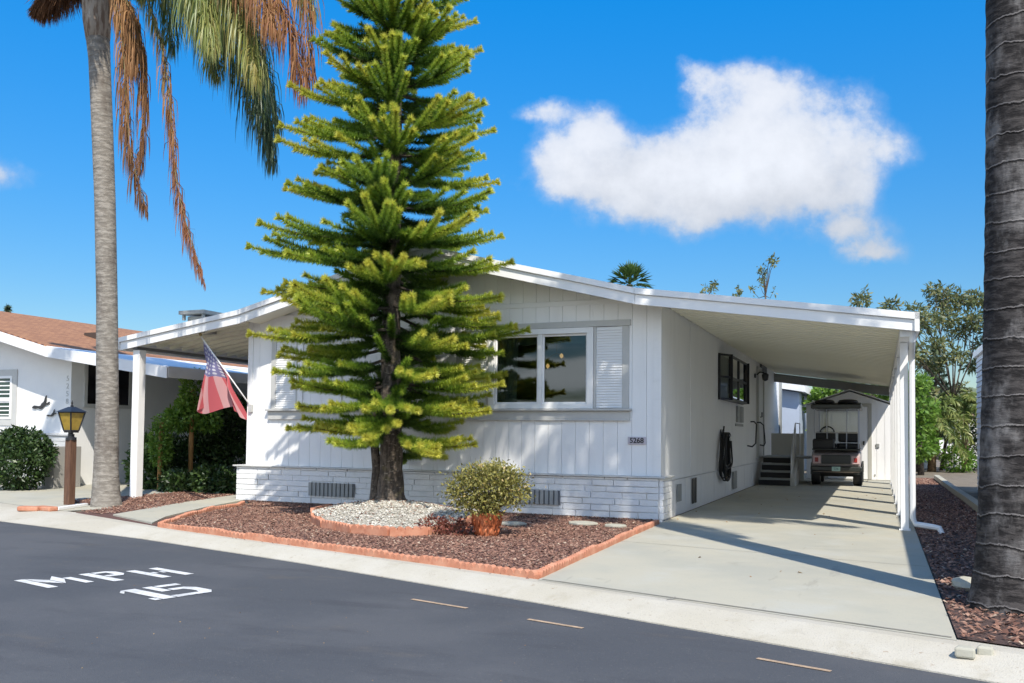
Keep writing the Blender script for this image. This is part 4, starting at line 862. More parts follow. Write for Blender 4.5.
# round dark shrub by the left drive
bl = []
for i in range(26):
    q, e = random.uniform(0, 6.28), random.uniform(-.1, 1.4); rr = .44
    bl.append((rr * math.cos(q) * math.cos(e), rr * math.sin(q) * math.cos(e), .45 + .55 * math.sin(e) * .95, .2, .2, .17))
bush('round_shrub', 'rounded dense dark green shrub by the neighbour wall', 'shrub', -11.75, .0, 0, bl + [(0, 0, .45, .46, .46, .46)] * 4, 9500, .075, green_dark, stems=[([(0, 0, 0), (0, 0, .5)], .05)])
# plants under the porch awning
def gp_(x, y): q = G(x, y); return q[0], q[1]
pl_specs = [
    ('slim upright shrub with orange stem beside the first porch post', *gp_(159, 491), [(0, 0, .95, .2, .2, .3), (0, 0, .7, .2, .2, .25), (.03, 0, 1.2, .13, .13, .2)], 1500, .07, green_lite, [([(0, 0, 0), (.01, 0, 1.25)], .04)]),
    ('tall leggy small tree with orange trunk under the porch awning', *gp_(190, 489), [(-.1, 0, 1.35, .4, .36, .26), (-.3, 0, 1.3, .3, .3, .2), (.0, 0, 1.85, .2, .2, .42), (.3, .1, 1.3, .26, .22, .2), (-.05, 0, 1.6, .25, .25, .2)], 3400, .095, green_lite, [([(0, 0, 0), (0, 0, .9), (.02, 0, 1.9)], .045)]),
    ('low dark leafy bush right behind the front porch post', *gp_(148, 489), [(0, 0, .4, .36, .36, .45), (.2, 0, .65, .25, .2, .3), (-.1, 0, .8, .2, .2, .2)], 2200, .12, green_mid, None),
    ('broad dark bush in the middle of the shaded porch bed', *gp_(185, 486), [(0, 0, .4, .6, .4, .5), (.4, 0, .65, .4, .3, .4), (-.4, 0, .6, .35, .3, .4)], 3600, .11, green_dark, None),
    ('dark leafy bush close to the house wall in the porch bed', *gp_(228, 486), [(0, 0, .55, .45, .4, .6), (.1, 0, 1.1, .3, .3, .5), (.2, 0, 1.5, .25, .25, .3), (-.3, 0, .6, .3, .3, .4)], 3600, .11, green_dark, None),
    ('loose pale green plant at the back of the porch bed', *gp_(215, 483), [(0, 0, 1.35, .55, .4, .35), (.35, 0, 1.5, .35, .3, .25), (0, 0, .8, .5, .4, .5)], 2400, .12, green_mid, [([(0, 0, 0), (0, 0, 1.2)], .03)]),
    ('low spreading plant along the front of the porch bed', *gp_(200, 493), [(-.5, 0, .16, .4, .22, .22), (.25, .05, .2, .5, .25, .26), (.6, 0, .16, .3, .2, .2)], 2600, .1, green_dark, None)]
for lab, a, b, blobs, n, sz, m, stems in pl_specs: bush('porch_plant', lab, 'plant', a, b, 0, blobs, n, sz, m, stems, stake, group='plants in the porch bed')
# hanging basket
hbk = thing('hanging_basket', 'dark hanging basket plant under the porch awning', 'hanging plant', *gp_(211, 483), 0)
V, Fq, r = leafcloud([(0, 0, 1.35, .26, .26, .22), (0, 0, 1.15, .2, .2, .25)], 900, .09); tri_obj('foliage', V, Fq, green_dark, hbk, r); MB().tube([(0, 0, 1.45), (0, 0, 2.5)], .006, 5).build('cord', black, hbk); MB().lathe([(.1, 1.15), (.16, 1.32)], n=14).build('basket', wood, hbk)
# potted bush
pot = thing('potted_bush', 'olive leafy bush in a terracotta pot on the bark bed', 'potted plant', -1.28, -2.62, .0)
prof = [(.11, .0), (.115, .02), (.16, .215), (.172, .235), (.172, .265), (.15, .265), (.14, .22)]
po = MB().lathe(prof, n=28).build('pot', terracotta, pot, smooth=True)
fl = MB()
for k in range(14):
    q = k / 14 * 6.283
    for z0, z1, r0, r1 in ((.03, .1, .126, .142), (.12, .2, .146, .168)): fl.tube([(r0 * math.cos(q), r0 * math.sin(q), z0), (r1 * math.cos(q + .12), r1 * math.sin(q + .12), z1)], .009, 5)
fl.build('pot_relief', terracotta, po, smooth=True)
MB().lathe([(.16, .25), (.01, .262)], n=20).build('soil', mulchdark, po)
bl = [(0, 0, .52, .46, .40, .24), (-.24, 0, .48, .24, .25, .2), (.26, 0, .52, .24, .25, .2), (0, -.1, .66, .3, .28, .15), (0, -.14, .36, .3, .2, .14), (.1, .1, .68, .25, .25, .14)]
V, Fq, r = leafcloud(bl, 6800, .042, shell=.2, jitter=.07); tri_obj('foliage', V, Fq, olive, pot, r)
mb = MB()
for k in range(26):
    q = random.uniform(0, 6.28); rr = random.uniform(.1, .36); mb.tube([(.03 * math.cos(q), .03 * math.sin(q), .25), (rr * .6 * math.cos(q), rr * .6 * math.sin(q), .36), (rr * math.cos(q), rr * math.sin(q), random.uniform(.45, .72))], [.012, .008, .003], 5)
mb.build('stem', bark, pot)
bush('low_hedge', 'low clump of dry reddish leaves between gravel ring and pot', 'plant', -1.75, -2.75, 0, [(-.1, 0, .1, .2, .14, .1), (.15, 0, .1, .2, .14, .09)], 700, .045, mat('red_leaf', one, .6, attr=[(0, (.08, .02, .015)), (.6, (.2, .06, .04)), (1, (.3, .13, .08))]))

# ------------------------------------------------------------------ the conifer
def needles(rs, P, n, ln, w, tip0, tip1, lift=.25, fwd=.75):
    """needles around a curve P (k,3)"""
    P = np.asarray(P); t = rs.uniform(0, 1, n); f = t * (len(P) - 1); i = np.minimum(f.astype(int), len(P) - 2); fr = (f - i)[:, None]
    c = P[i] * (1 - fr) + P[i + 1] * fr; T = P[i + 1] - P[i]; T /= np.linalg.norm(T, axis=1)[:, None] + 1e-9
    r = rs.normal(size=(n, 3)); r -= T * (r * T).sum(1)[:, None]; r /= np.linalg.norm(r, axis=1)[:, None] + 1e-9
    d = T * fwd + r; d[:, 2] += lift; d /= np.linalg.norm(d, axis=1)[:, None]
    s = np.cross(d, rs.normal(size=(n, 3))); s /= np.linalg.norm(s, axis=1)[:, None] + 1e-9
    L = (ln * rs.uniform(.7, 1.2, n) * (1 - .25 * t ** 4))[:, None]
    V = np.stack([c - s * w, c + s * w, c + d * L], 1).reshape(-1, 3)
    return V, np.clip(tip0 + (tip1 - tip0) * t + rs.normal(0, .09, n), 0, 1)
def make_conifer(name, label, a, b, z, H, prof, zlow, nw, ln, needle_w, dens, m, second=False, seed=1, tr=.19, step=.34, inner=0):
    rs = np.random.default_rng(seed); o = thing(name, label, 'tree', a, b, z); VV_, RR_ = [], []; wd = MB()
    def fox(P, n, t0, t1, lift=.22):
        v, r = needles(rs, P, n, ln, needle_w, t0, t1, lift=lift, fwd=.42); VV_.append(v); RR_.append(r)
        e = P[-1] - P[-2]; e /= np.linalg.norm(e) + 1e-9; k = max(4, n // 7)      # the bushy tip
        v, r = needles(rs, np.array([P[-1] - e * ln * .5, P[-1] + e * .01]), k, ln, needle_w, t1, t1 + .12, lift=.1, fwd=.8); VV_.append(v); RR_.append(r)
    zz = zlow; az0 = 0
    while zz < H - .12:
        f = (zz - zlow) / (H - zlow); nb_ = nw if f < .8 else nw - 1; az0 += 1.1 + rs.uniform(-.2, .2)
        for j in range(nb_):
            az = az0 + j * 2 * math.pi / nb_ + rs.uniform(-.25, .25); L = prof(f) * rs.uniform(.74, 1.12); z0 = zz + rs.uniform(-.12, .12)
            pitch = (-.36 + .50 * f) + rs.uniform(-.15, .15); h = np.array([math.cos(az), math.sin(az), 0]); P = [np.array([0, 0, z0])]; K = 9
            for q in range(1, K + 1):
                ang2 = pitch + .48 * (q / K) ** 1.6; P.append(P[-1] + (h * math.cos(ang2) + np.array([0, 0, math.sin(ang2)])) * L / K)
            P = np.array(P); wd.tube([P[0], P[3], P[6], P[9]], [.024, .018, .012, .005], 5, cap=False)
            young = rs.uniform(-.12, .30); st = 2
            fox(P[st:], int(dens * L * .85), .22 + young, .86 + young)
            side = np.cross(h, [0, 0, 1.0]); nt_ = max(2, int(round(L * 3.0)))
            for q in range(nt_):
                t = .14 + .46 * (q + rs.uniform(.1, .8)) / nt_; ff = t * K; i = min(int(ff), K - 1); c = P[i] * (1 - ff + i) + P[i + 1] * (ff - i); T = P[i + 1] - P[i]; T /= np.linalg.norm(T)
                sg = 1 if q % 2 else -1; tl = min(.85, .80 * L * (1.0 - t)) * rs.uniform(.75, 1.12)
                d = T * .95 + side * sg * .42 + np.array([0, 0, rs.uniform(-.10, .14)]); d /= np.linalg.norm(d); pts = [c]
                for e in range(5):
                    d = d + np.array([0, 0, .08]) + T * .06; d /= np.linalg.norm(d); pts.append(pts[-1] + d * tl / 5)
                fox(np.array(pts), int(dens * tl * .9), .16 + young, .80 + young)
        zz += (step if f < .75 else step * .8) * rs.uniform(.85, 1.15)
    for k in range(inner):                      # short old shoots close to the trunk
        f = rs.uniform(0, .96); z0 = zlow + f * (H - zlow); az = rs.uniform(0, 6.283); L = prof(f) * rs.uniform(.3, .62); h = np.array([math.cos(az), math.sin(az), 0]); e = rs.uniform(-.4, .3)
        P = np.array([np.array([0, 0, z0]) + (h * math.cos(e) + np.array([0, 0, math.sin(e)])) * L * q + np.array([0, 0, .12 * q * q]) for q in np.linspace(.08, 1, 5)])
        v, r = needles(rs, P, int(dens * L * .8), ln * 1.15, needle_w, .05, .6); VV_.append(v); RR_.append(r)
    fox(np.array([(0, 0, H - .6), (0, 0, H - .3), (0, 0, H)]), int(dens * .6), .4, .9)
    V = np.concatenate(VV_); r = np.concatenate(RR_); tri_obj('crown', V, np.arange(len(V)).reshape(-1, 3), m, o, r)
    tk = MB(); zs = np.linspace(-.15, H - .2, 60); tk.tube([(.02 * math.sin(q * 1.7), .02 * math.cos(q * 2.1), q) for q in zs], [max(.012, tr * (1 - .9 * (max(q, 0) / H)) * (1 + .05 * math.sin(q * 23)) + (.10 * math.exp(-max(q, 0) * 6))) for q in zs], 14)
    t_ = tk.build('trunk', bark, o, smooth=True)
    wd.build('branch', mat('dark_twig', (.05, .04, .03), .9), o)
    if second:
        MB().tube([(-.22, .02, -.1), (-.215, .0, .15), (-.21, .02, .5), (-.25, .0, .95), (-.16, .0, 1.7)], [.09, .07, .06, .055, .04], 9).build('second_stem', bark, o, smooth=True)
    return o
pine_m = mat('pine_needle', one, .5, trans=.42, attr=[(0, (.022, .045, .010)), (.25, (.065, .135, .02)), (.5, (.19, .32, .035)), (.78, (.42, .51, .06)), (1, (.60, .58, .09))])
def pprof(f): return float(np.interp(f, [0, .05, .14, .32, .55, .8, 1], [1.3, 1.62, 1.76, 1.62, 1.2, .68, .15]))
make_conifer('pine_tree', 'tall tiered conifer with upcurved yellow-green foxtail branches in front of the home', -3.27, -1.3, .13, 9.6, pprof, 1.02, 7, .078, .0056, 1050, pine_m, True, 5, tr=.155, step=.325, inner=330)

# ------------------------------------------------------------------ palms
def frond(acc, P, n, L, droop, w, rs, spread=1.0, hang=0.0, prof=None, r0=0, r1=1, rach=.014):
    P = np.asarray(P, float)
    # resample the midrib
    seg = np.linalg.norm(np.diff(P, axis=0), axis=1); cs = np.concatenate([[0], np.cumsum(seg)]) / seg.sum(); tt = np.linspace(0, 1, 24)
    Q = np.stack([np.interp(tt, cs, P[:, k]) for k in range(3)], 1)
    for _ in range(3): Q[1:-1] = (Q[:-2] + 2 * Q[1:-1] + Q[2:]) / 4
    acc['r'].tube(Q[::2], [rach * (1 - .8 * i / 11) for i in range(12)], 5, cap=False)
    t = rs.uniform(.1, 1, n * 2); f = t * 23; i = np.minimum(f.astype(int), 22); fr = (f - i)[:, None]; c = Q[i] * (1 - fr) + Q[i + 1] * fr
    T = Q[i + 1] - Q[i]; T /= np.linalg.norm(T, axis=1)[:, None]
    sd_ = np.cross(T, [0, 0, 1.0]) + rs.normal(0, .25, (n * 2, 3)); sd_ /= np.linalg.norm(sd_, axis=1)[:, None] + 1e-9; sd_ *= np.where(rs.uniform(size=n * 2) < .5, -1, 1)[:, None]
    pf = np.sin(np.clip(t * 1.02, 0, 1) * math.pi) ** .55 * .8 + .25; Lt = (L * pf * rs.uniform(.7, 1.15, n * 2))[:, None]
    down = np.array([0, 0, -1.0]); d0 = sd_ * spread + T * .55 + rs.normal(0, .28, (n * 2, 3)) + down * hang; d0 /= np.linalg.norm(d0, axis=1)[:, None]
    d1 = d0 * (1 - droop) + down * droop; d1 /= np.linalg.norm(d1, axis=1)[:, None]; d2 = d1 * (1 - droop) + down * droop; d2 /= np.linalg.norm(d2, axis=1)[:, None]
    p1 = c + d0 * Lt * .3; p2 = p1 + d1 * Lt * .35; p3 = p2 + d2 * Lt * .35; ww = np.cross(d1, rs.normal(size=(n * 2, 3))); ww /= np.linalg.norm(ww, axis=1)[:, None]; ww *= w / 2
    V = np.stack([c - ww * .5, c + ww * .5, p1 + ww, p1 - ww, p2 + ww * .8, p2 - ww * .8, p3 + ww * .1, p3 - ww * .1], 1).reshape(-1, 3); b = np.arange(n * 2)[:, None] * 8
    Fq = np.concatenate([b + [0, 1, 2, 3], b + [3, 2, 4, 5], b + [5, 4, 6, 7]]) + acc['n']; acc['V'].append(V); acc['F'].append(Fq); acc['n'] += len(V)
    acc['R'].append(np.tile(np.clip(r0 + (r1 - r0) * t + rs.normal(0, .12, n * 2), 0, 1), 3))
def frond_obj(name, par, m, rm, *args, label=None, **kw):
    acc = dict(V=[], F=[], R=[], n=0, r=MB()); frond(acc, *args, **kw)
    o = tri_obj(name, np.concatenate(acc['V']), np.concatenate(acc['F']), m, par, np.concatenate(acc['R'])); acc['r'].build('midrib', rm, o, smooth=True)
    if label: o['label'] = label
    return o
palm_g = mat('palm_green', one, .45, trans=.25, attr=[(0, (.045, .08, .04)), (.45, (.11, .17, .05)), (.8, (.24, .27, .07)), (1, (.36, .30, .09))])
palm_b = mat('palm_dead', one, .85, trans=.15, attr=[(0, (.10, .045, .022)), (.5, (.22, .105, .045)), (1, (.38, .21, .09))])
palm_mix = mat('palm_mix', one, .7, trans=.2, attr=[(0, (.09, .13, .04)), (.3, (.20, .19, .06)), (.5, (.30, .15, .05)), (1, (.24, .095, .04))])
ribm = mat('palm_rib', (.16, .15, .06), .6)
def palm_trunk_mat(name, c0, c1, c2, ring, lstr=.9, lw=.10, pale=False):
    m = bpy.data.materials.new(name); m.use_nodes = True; t = m.node_tree; b = t.nodes['Principled BSDF']; b.inputs['Roughness'].default_value = .9; b.inputs['Specular IOR Level'].default_value = .2
    tc = nn(t, 'ShaderNodeTexCoord'); sp = nn(t, 'ShaderNodeSeparateXYZ'); t.links.new(tc.outputs['Object'], sp.inputs[0])
    def nz(sc, st, loc=(0, 0, 0)):
        mp = nn(t, 'ShaderNodeMapping'); mp.inputs['Scale'].default_value = st; mp.inputs['Location'].default_value = loc; t.links.new(tc.outputs['Object'], mp.inputs[0])
        n = nn(t, 'ShaderNodeTexNoise'); n.inputs['Scale'].default_value = sc; n.inputs['Detail'].default_value = 8; n.inputs['Roughness'].default_value = .65; t.links.new(mp.outputs[0], n.inputs['Vector']); return n.outputs[0]
    n1 = nz(4, (1, 1, .5)); n2 = nz(9, (1, 1, 3), (5, 2, 1)); n3 = nz(3, (1, 1, .5), (2, 9, 4))
    zr = mth(t, 'ADD', mth(t, 'MULTIPLY', sp.outputs[2], ring), mth(t, 'MULTIPLY', n1, .7)); fr = mth(t, 'FRACT', zr)
    line = nn(t, 'ShaderNodeMapRange', interpolation_type='SMOOTHSTEP'); t.links.new(mth(t, 'ABSOLUTE', mth(t, 'SUBTRACT', fr, .5)), line.inputs[0]); line.inputs[1].default_value = .0; line.inputs[2].default_value = lw; line.inputs[3].default_value = 1; line.inputs[4].default_value = 0
    r1 = nn(t, 'ShaderNodeMapRange', interpolation_type='SMOOTHSTEP'); t.links.new(n2, r1.inputs[0]); r1.inputs[1].default_value = .42; r1.inputs[2].default_value = .62
    m1 = nn(t, 'ShaderNodeMix', data_type='RGBA'); t.links.new(r1.outputs[0], m1.inputs['Factor']); m1.inputs[6].default_value = (*c0, 1); m1.inputs[7].default_value = (*c1, 1)
    r2 = nn(t, 'ShaderNodeMapRange', interpolation_type='SMOOTHSTEP'); t.links.new(n3, r2.inputs[0]); r2.inputs[1].default_value = .5; r2.inputs[2].default_value = .68; r2.inputs[4].default_value = .8
    m2 = nn(t, 'ShaderNodeMix', data_type='RGBA'); t.links.new(r2.outputs[0], m2.inputs['Factor']); t.links.new(m1.outputs[2], m2.inputs[6]); m2.inputs[7].default_value = (*c2, 1)
    m3 = nn(t, 'ShaderNodeMix', data_type='RGBA'); t.links.new(mth(t, 'MULTIPLY', line.outputs[0], mth(t, 'MULTIPLY', n3, lstr)), m3.inputs['Factor']); t.links.new(m2.outputs[2], m3.inputs[6]); m3.inputs[7].default_value = (c0[0] * .25, c0[1] * .25, c0[2] * .25, 1)
    res = m3.outputs[2]
    if pale:                                   # chalky scuffs and pale edges of old leaf scars
        n5 = nz(7, (1, 1, .45), (8, 3, 2)); n6 = nz(2.2, (1, 1, 1.3), (1, 7, 5))
        r5 = nn(t, 'ShaderNodeMapRange', interpolation_type='SMOOTHSTEP'); t.links.new(mth(t, 'ADD', mth(t, 'MULTIPLY', n5, .6), mth(t, 'MULTIPLY', n6, .5)), r5.inputs[0]); r5.inputs[1].default_value = .57; r5.inputs[2].default_value = .70; r5.inputs[4].default_value = .55
        m5 = nn(t, 'ShaderNodeMix', data_type='RGBA'); t.links.new(r5.outputs[0], m5.inputs['Factor']); t.links.new(res, m5.inputs[6]); m5.inputs[7].default_value = (.24, .23, .225, 1)
        l6 = nn(t, 'ShaderNodeMapRange', interpolation_type='SMOOTHSTEP'); t.links.new(mth(t, 'ABSOLUTE', mth(t, 'SUBTRACT', fr, .58)), l6.inputs[0]); l6.inputs[2].default_value = .035; l6.inputs[3].default_value = 1; l6.inputs[4].default_value = 0
        m6 = nn(t, 'ShaderNodeMix', data_type='RGBA'); t.links.new(mth(t, 'MULTIPLY', l6.outputs[0], mth(t, 'MULTIPLY', n6, 1.1)), m6.inputs['Factor']); t.links.new(m5.outputs[2], m6.inputs[6]); m6.inputs[7].default_value = (.30, .28, .27, 1); res = m6.outputs[2]
    t.links.new(res, b.inputs['Base Color'])
    hgt = mth(t, 'SUBTRACT', mth(t, 'MULTIPLY', n2, .6), mth(t, 'MULTIPLY', line.outputs[0], .5 * lstr)); bp = nn(t, 'ShaderNodeBump'); bp.inputs['Strength'].default_value = .9; bp.inputs['Distance'].default_value = .03; t.links.new(hgt, bp.inputs['Height']); t.links.new(bp.outputs[0], b.inputs['Normal'])
    return m
trunk_l = palm_trunk_mat('palm_bark_grey', (.20, .18, .155), (.31, .285, .25), (.12, .10, .085), 10, .20, .34)
trunk_r = palm_trunk_mat('palm_bark_dark', (.020, .018, .018), (.062, .056, .054), (.20, .19, .185), 5.2, 1.0, .06, True)
# left palm
pa, pb = -7.60, -1.78
palmL = thing('palm_tree', 'grey-trunked palm with hanging brown dead fronds beside the lamp post', 'palm', pa, pb, 0)
def pv(x, y, dv=0): q = atv(x, y, pb + dv); return (q[0] - pa, q[1] - pb, q[2])
tz = [(106.5, 507, 15.5), (106, 495, 13.3), (106, 470, 11.6), (107.5, 400, 10.6), (107, 300, 9.9), (105, 200, 9.9), (102, 120, 10.2), (99.5, 60, 10.4), (98, 40, 11.3)]
mpp = 12.9 / FPX
tb = MB(); cs = [pv(x, y) for x, y, r in tz]; cs[0] = (cs[0][0], 0, -.05)
ii = np.linspace(0, len(cs) - 1, 130); rings = []
for q in ii:
    i = min(int(q), len(cs) - 2); f = q - i; p = np.array(cs[i]) * (1 - f) + np.array(cs[i + 1]) * f; r = (tz[i][2] * (1 - f) + tz[i + 1][2] * f) * mpp; rings.append((p, r * (1 + .004 * math.sin(p[2] * 70))))
tb.tube([p for p, r in rings], [r for p, r in rings], 20); tb.build('trunk', trunk_l, palmL, smooth=True)
tb = MB(); tops = [pv(x, y) for x, y in ((98, 40), (97, 20), (98, -5), (104, -35), (110, -60))]; tb.tube(tops, [.17, .20, .23, .2, .12], 14); tb.build('crown_boot', layered('boot_fibre', (.34, .29, .24), [((.16, .11, .08), 5, .45, .6, .9, (3, 3, .6)), ((.5, .45, .4), 8, .58, .7, .6, (2, 2, .6))], rough=.9, bump=1, bscale=20), palmL, smooth=True)
rsP = np.random.default_rng(5)
def PP(pts, d0=0, d1=0): return [pv(x, y, d0 + (d1 - d0) * i / (len(pts) - 1)) for i, (x, y) in enumerate(pts)]
A = (palmL,)
frond_obj('frond', palmL, palm_b, ribm, PP([(104, -12), (117, 0), (123, 40), (126, 95), (129, 150), (147, 213)], -.1, -.25), 170, .60, .86, .016, rsP, spread=.42, hang=.8, r0=.9, r1=.2, label='dead brown frond hanging close beside the trunk')
frond_obj('frond', palmL, palm_b, ribm, PP([(108, -14), (128, -4), (139, 25), (144, 70), (145, 120), (139, 172)], .1, .2), 150, .60, .86, .016, rsP, spread=.40, hang=.8, r0=.95, r1=.3, label='second dead brown frond hanging behind the first')
frond_obj('frond', palmL, palm_b, ribm, PP([(104, -20), (118, -14), (129, 5), (132, 35), (134, 70)], -.05, -.1), 220, .60, .85, .015, rsP, spread=.6, hang=.7, r0=1.0, r1=.6, label='short tan dead frond bunched at the top of the trunk')
frond_obj('frond', palmL, palm_mix, ribm, PP([(118, -40), (146, -8), (160, 35), (168, 80), (172, 130), (174, 175), (186, 225), (205, 285)], -.2, -.4), 260, .46, .86, .013, rsP, spread=.48, hang=.7, r0=-.1, r1=1.5, label='long thin frond, green at the base and dead brown at the tip')
frond_obj('frond', palmL, palm_g, ribm, PP([(112, -60), (150, -45), (190, -18), (220, 18), (243, 60), (262, 110), (274, 165)], .2, .5), 430, .90, .80, .014, rsP, spread=.62, hang=.3, r0=.5, r1=-.05, label='drooping green frond reaching towards the conifer')
frond_obj('frond', palmL, palm_g, ribm, PP([(112, -70), (160, -62), (200, -42), (230, -12), (248, 30), (258, 80)], -.3, -.6), 430, .90, .80, .014, rsP, spread=.62, hang=.3, r0=.55, r1=.9, label='sunlit yellow-green frond arching to the right')
frond_obj('frond', palmL, palm_mix, ribm, PP([(112, -75), (180, -75), (240, -50), (275, -12), (295, 40), (304, 95)], -.2, -.2), 330, .88, .80, .014, rsP, spread=.6, hang=.3, r0=.3, r1=1.0, label='browning frond drooping at the far right of the palm')
frond_obj('frond', palmL, palm_mix, ribm, PP([(112, -78), (170, -85), (225, -60), (255, -20), (275, 30)], -.5, -.7), 280, .88, .80, .014, rsP, spread=.6, hang=.3, r0=.1, r1=.8)
frond_obj('frond', palmL, palm_g, ribm, PP([(112, -70), (190, -95), (260, -75), (298, -28), (316, 15)], .4, .9), 360, .88, .8, .014, rsP, spread=.6, hang=.3, r0=.4, r1=.7)
frond_obj('frond', palmL, palm_g, ribm, PP([(110, -60), (140, -55), (160, -25), (170, 15), (174, 50)], .5, .8), 170, .75, .7, .014, rsP, spread=.6, hang=.3, r0=.5, r1=.3)
frond_obj('frond', palmL, palm_g, ribm, PP([(110, -65), (165, -60), (195, -25), (210, 30), (216, 75)], .3, .5), 360, .88, .7, .014, rsP, spread=.6, hang=.3, r0=.5, r1=.8)
frond_obj('frond', palmL, palm_g, ribm, PP([(110, -65), (180, -70), (225, -40), (246, 20), (262, 90), (270, 150)], .7, .9), 400, .88, .75, .014, rsP, spread=.6, hang=.3, r0=.1, r1=.0, label='dark green frond hanging behind the sunlit ones')
frond_obj('frond', palmL, palm_g, ribm, PP([(112, -75), (170, -70), (220, -35), (250, 15), (268, 70), (278, 130)], .9, 1.2), 420, .85, .78, .014, rsP, spread=.6, hang=.3, r0=.3, r1=.1)
frond_obj('frond', palmL, palm_g, ribm, PP([(112, -72), (155, -68), (185, -40), (203, 0), (212, 50)], -.6, -.9), 360, .8, .75, .014, rsP, spread=.65, hang=.3, r0=.5, r1=.8)
frond_obj('frond', palmL, palm_mix, ribm, PP([(112, -80), (200, -100), (265, -80), (300, -35), (312, 40), (308, 90)], .0, .1), 250, .8, .8, .014, rsP, spread=.6, hang=.3, r0=.2, r1=.9)
frond_obj('frond', palmL, palm_b, ribm, PP([(102, -25), (84, -25), (66, -15), (50, 0), (36, 14)], -.1, -.2), 1100, .42, .4, .014, rsP, spread=.75, hang=.2, r0=.0, r1=.3, label='bristly brown dead clump sticking out left of the trunk')
for q in np.linspace(0, 6.283, 9)[:-1]:           # the rest of the crown, above the picture
    z0 = cs[-1][2] + 1.35; d = np.array([math.cos(q + .5), math.sin(q + .5), 0]); l = random.uniform(2.1, 2.7); xo, yo = tops[-1][0], tops[-1][1]
    if d[0] < -.3: l *= .8
    frond_obj('frond', palmL, palm_g, ribm, [np.array([xo, yo, z0]) + d * l * s + np.array([0, 0, 1.7 * s - 1.1 * s * s * (1.4)]) for s in np.linspace(0, 1, 7)], 380, .55, .5, .022, rsP, spread=.8, hang=.2, r0=.4, r1=.6)
# right palm
ra, rb = 3.43, -4.68
palmR = thing('palm_tree', 'dark ringed palm trunk rising close by the driveway edge', 'palm', ra, rb, 0)
tb = MB(); zs = np.linspace(-.06, 9.2, 260)
def rrad(z): return .195 + .05 * math.exp(-max(z, 0) * 6) + .035 * math.exp(-max(z, 0) * .9) - .004 * z
tb.tube([(.012 * z + .02 * math.sin(z * .6), .004 * z, z) for z in zs], [rrad(z) * (1 + .012 * math.sin(z * 36 + math.sin(z * 5))) for z in zs], 28); tb.build('trunk', trunk_r, palmR, smooth=True)
xo, yo, z0 = .012 * 9.2, .04, 9.1
rsQ = np.random.default_rng(9)
for k in range(15):
    q = k * 2.39996 + .3; d = np.array([math.cos(q), math.sin(q), 0]); e = .9 - .8 * (k / 15); l = rsQ.uniform(2.3, 3.0)
    frond_obj('frond', palmR, palm_g, ribm, [np.array([xo, yo, z0]) + d * l * s + np.array([0, 0, 2.2 * e * s - (1.5 + 1.2 * (1 - e)) * s * s]) for s in np.linspace(0, 1, 8)], 240, .7, .6, .03, rsQ, spread=.8, hang=.2, r0=.4, r1=.6)

# ------------------------------------------------------------------ trees and houses beyond
def tree(name, label, a, b, h, crown, n, size, m, trunk_r=.12, limbs=6, seed=0, group=None, lean=(0, 0), shell=.3, aspect=.5, **kw):
    rs = np.random.default_rng(seed); o = thing(name, label, 'tree', a, b, 0, group=group); V, Fq, r = leafcloud(crown, n, size, rs=rs, shell=shell, aspect=aspect, **kw); tri_obj('crown', V, Fq, m, o, r)
    mb = MB(); C0 = np.array(crown, float); fork = np.array([lean[0] * .45, lean[1] * .45, h * .45]); mb.tube([(0, 0, -.1), fork * .5, fork], [trunk_r * 1.2, trunk_r, trunk_r * .75], 8)
    for c in C0[:limbs] if limbs else []:
        p = c[:3]; mid = (fork + p) / 2 + rs.normal(0, .15, 3); mb.tube([fork, mid, p, p + (p - mid) * .12], [trunk_r * .6, trunk_r * .4, trunk_r * .22, .01], 6)
        for _ in range(4):
            e = p + rs.normal(0, .5, 3) * c[3:]; mb.tube([mid, (mid + e) / 2 + rs.normal(0, .08, 3), e], [trunk_r * .3, trunk_r * .18, .008], 5)
    mb.build('trunk', bark, o, smooth=True); return o
def blobs(cx, cy, z0, z1, rx, ry, n, br, rs):
    return [(cx + rs.uniform(-rx, rx), cy + rs.uniform(-ry, ry), rs.uniform(z0, z1), br * rs.uniform(.7, 1.3), br * rs.uniform(.7, 1.3), br * rs.uniform(.6, 1.1)) for _ in range(n)]
rs = random.Random(21)
for i, (a, b, w, h, lab) in enumerate([(1.35, 18.6, .7, 3.1, 'bright green leafy tree directly behind the left half of the shed'), (2.6, 18.4, .7, 3.0, 'bright green leafy tree behind the right half of the shed'), (3.75, 17.6, .22, 3.1, 'bright green leafy tree between the carport posts and the fan plant'), (3.75, 20.5, .3, 2.0, 'light green shrubby tree farther back beside the carport edge')]):
    tree('leafy_tree', lab, a, b, h, blobs(0, 0, .6, h - .35, w * .9, .5, 16, .34, rs), 4200, .15, green_lite, .08, 5, 30 + i, group='leafy trees behind the shed')
# gum tree with an open crown
q = Lh((14.6, 30, 0)); cr_ = []
for (x, y, r) in [(948, 300, 20), (925, 322, 17), (905, 330, 16), (960, 330, 15), (890, 306, 11), (935, 290, 11), (968, 300, 13), (975, 320, 14), (912, 352, 15), (930, 365, 15), (955, 355, 13), (985, 345, 14), (905, 380, 14), (1000, 330, 20), (1010, 300, 18), (860, 300, 9), (945, 318, 14), (915, 310, 10), (925, 395, 13), (960, 390, 11), (895, 345, 10), (938, 345, 12), (972, 365, 12), (980, 300, 13)]:
    w = Lh(CAMP + ray(x, y) * (30 + rs.uniform(-1.2, 1.2))); rr = r * 28 / FPX; cr_.append((w[0] - q[0], w[1] - q[1], w[2], rr, rr, rr * .7))
tree('gum_tree', 'tall gum tree with thin open crown beyond the carport', q[0], q[1], 5.2, cr_, 6200, .2, eucm, .05, 9, 4, lean=(.9, 0), shell=.0, aspect=.32, up=-.2)
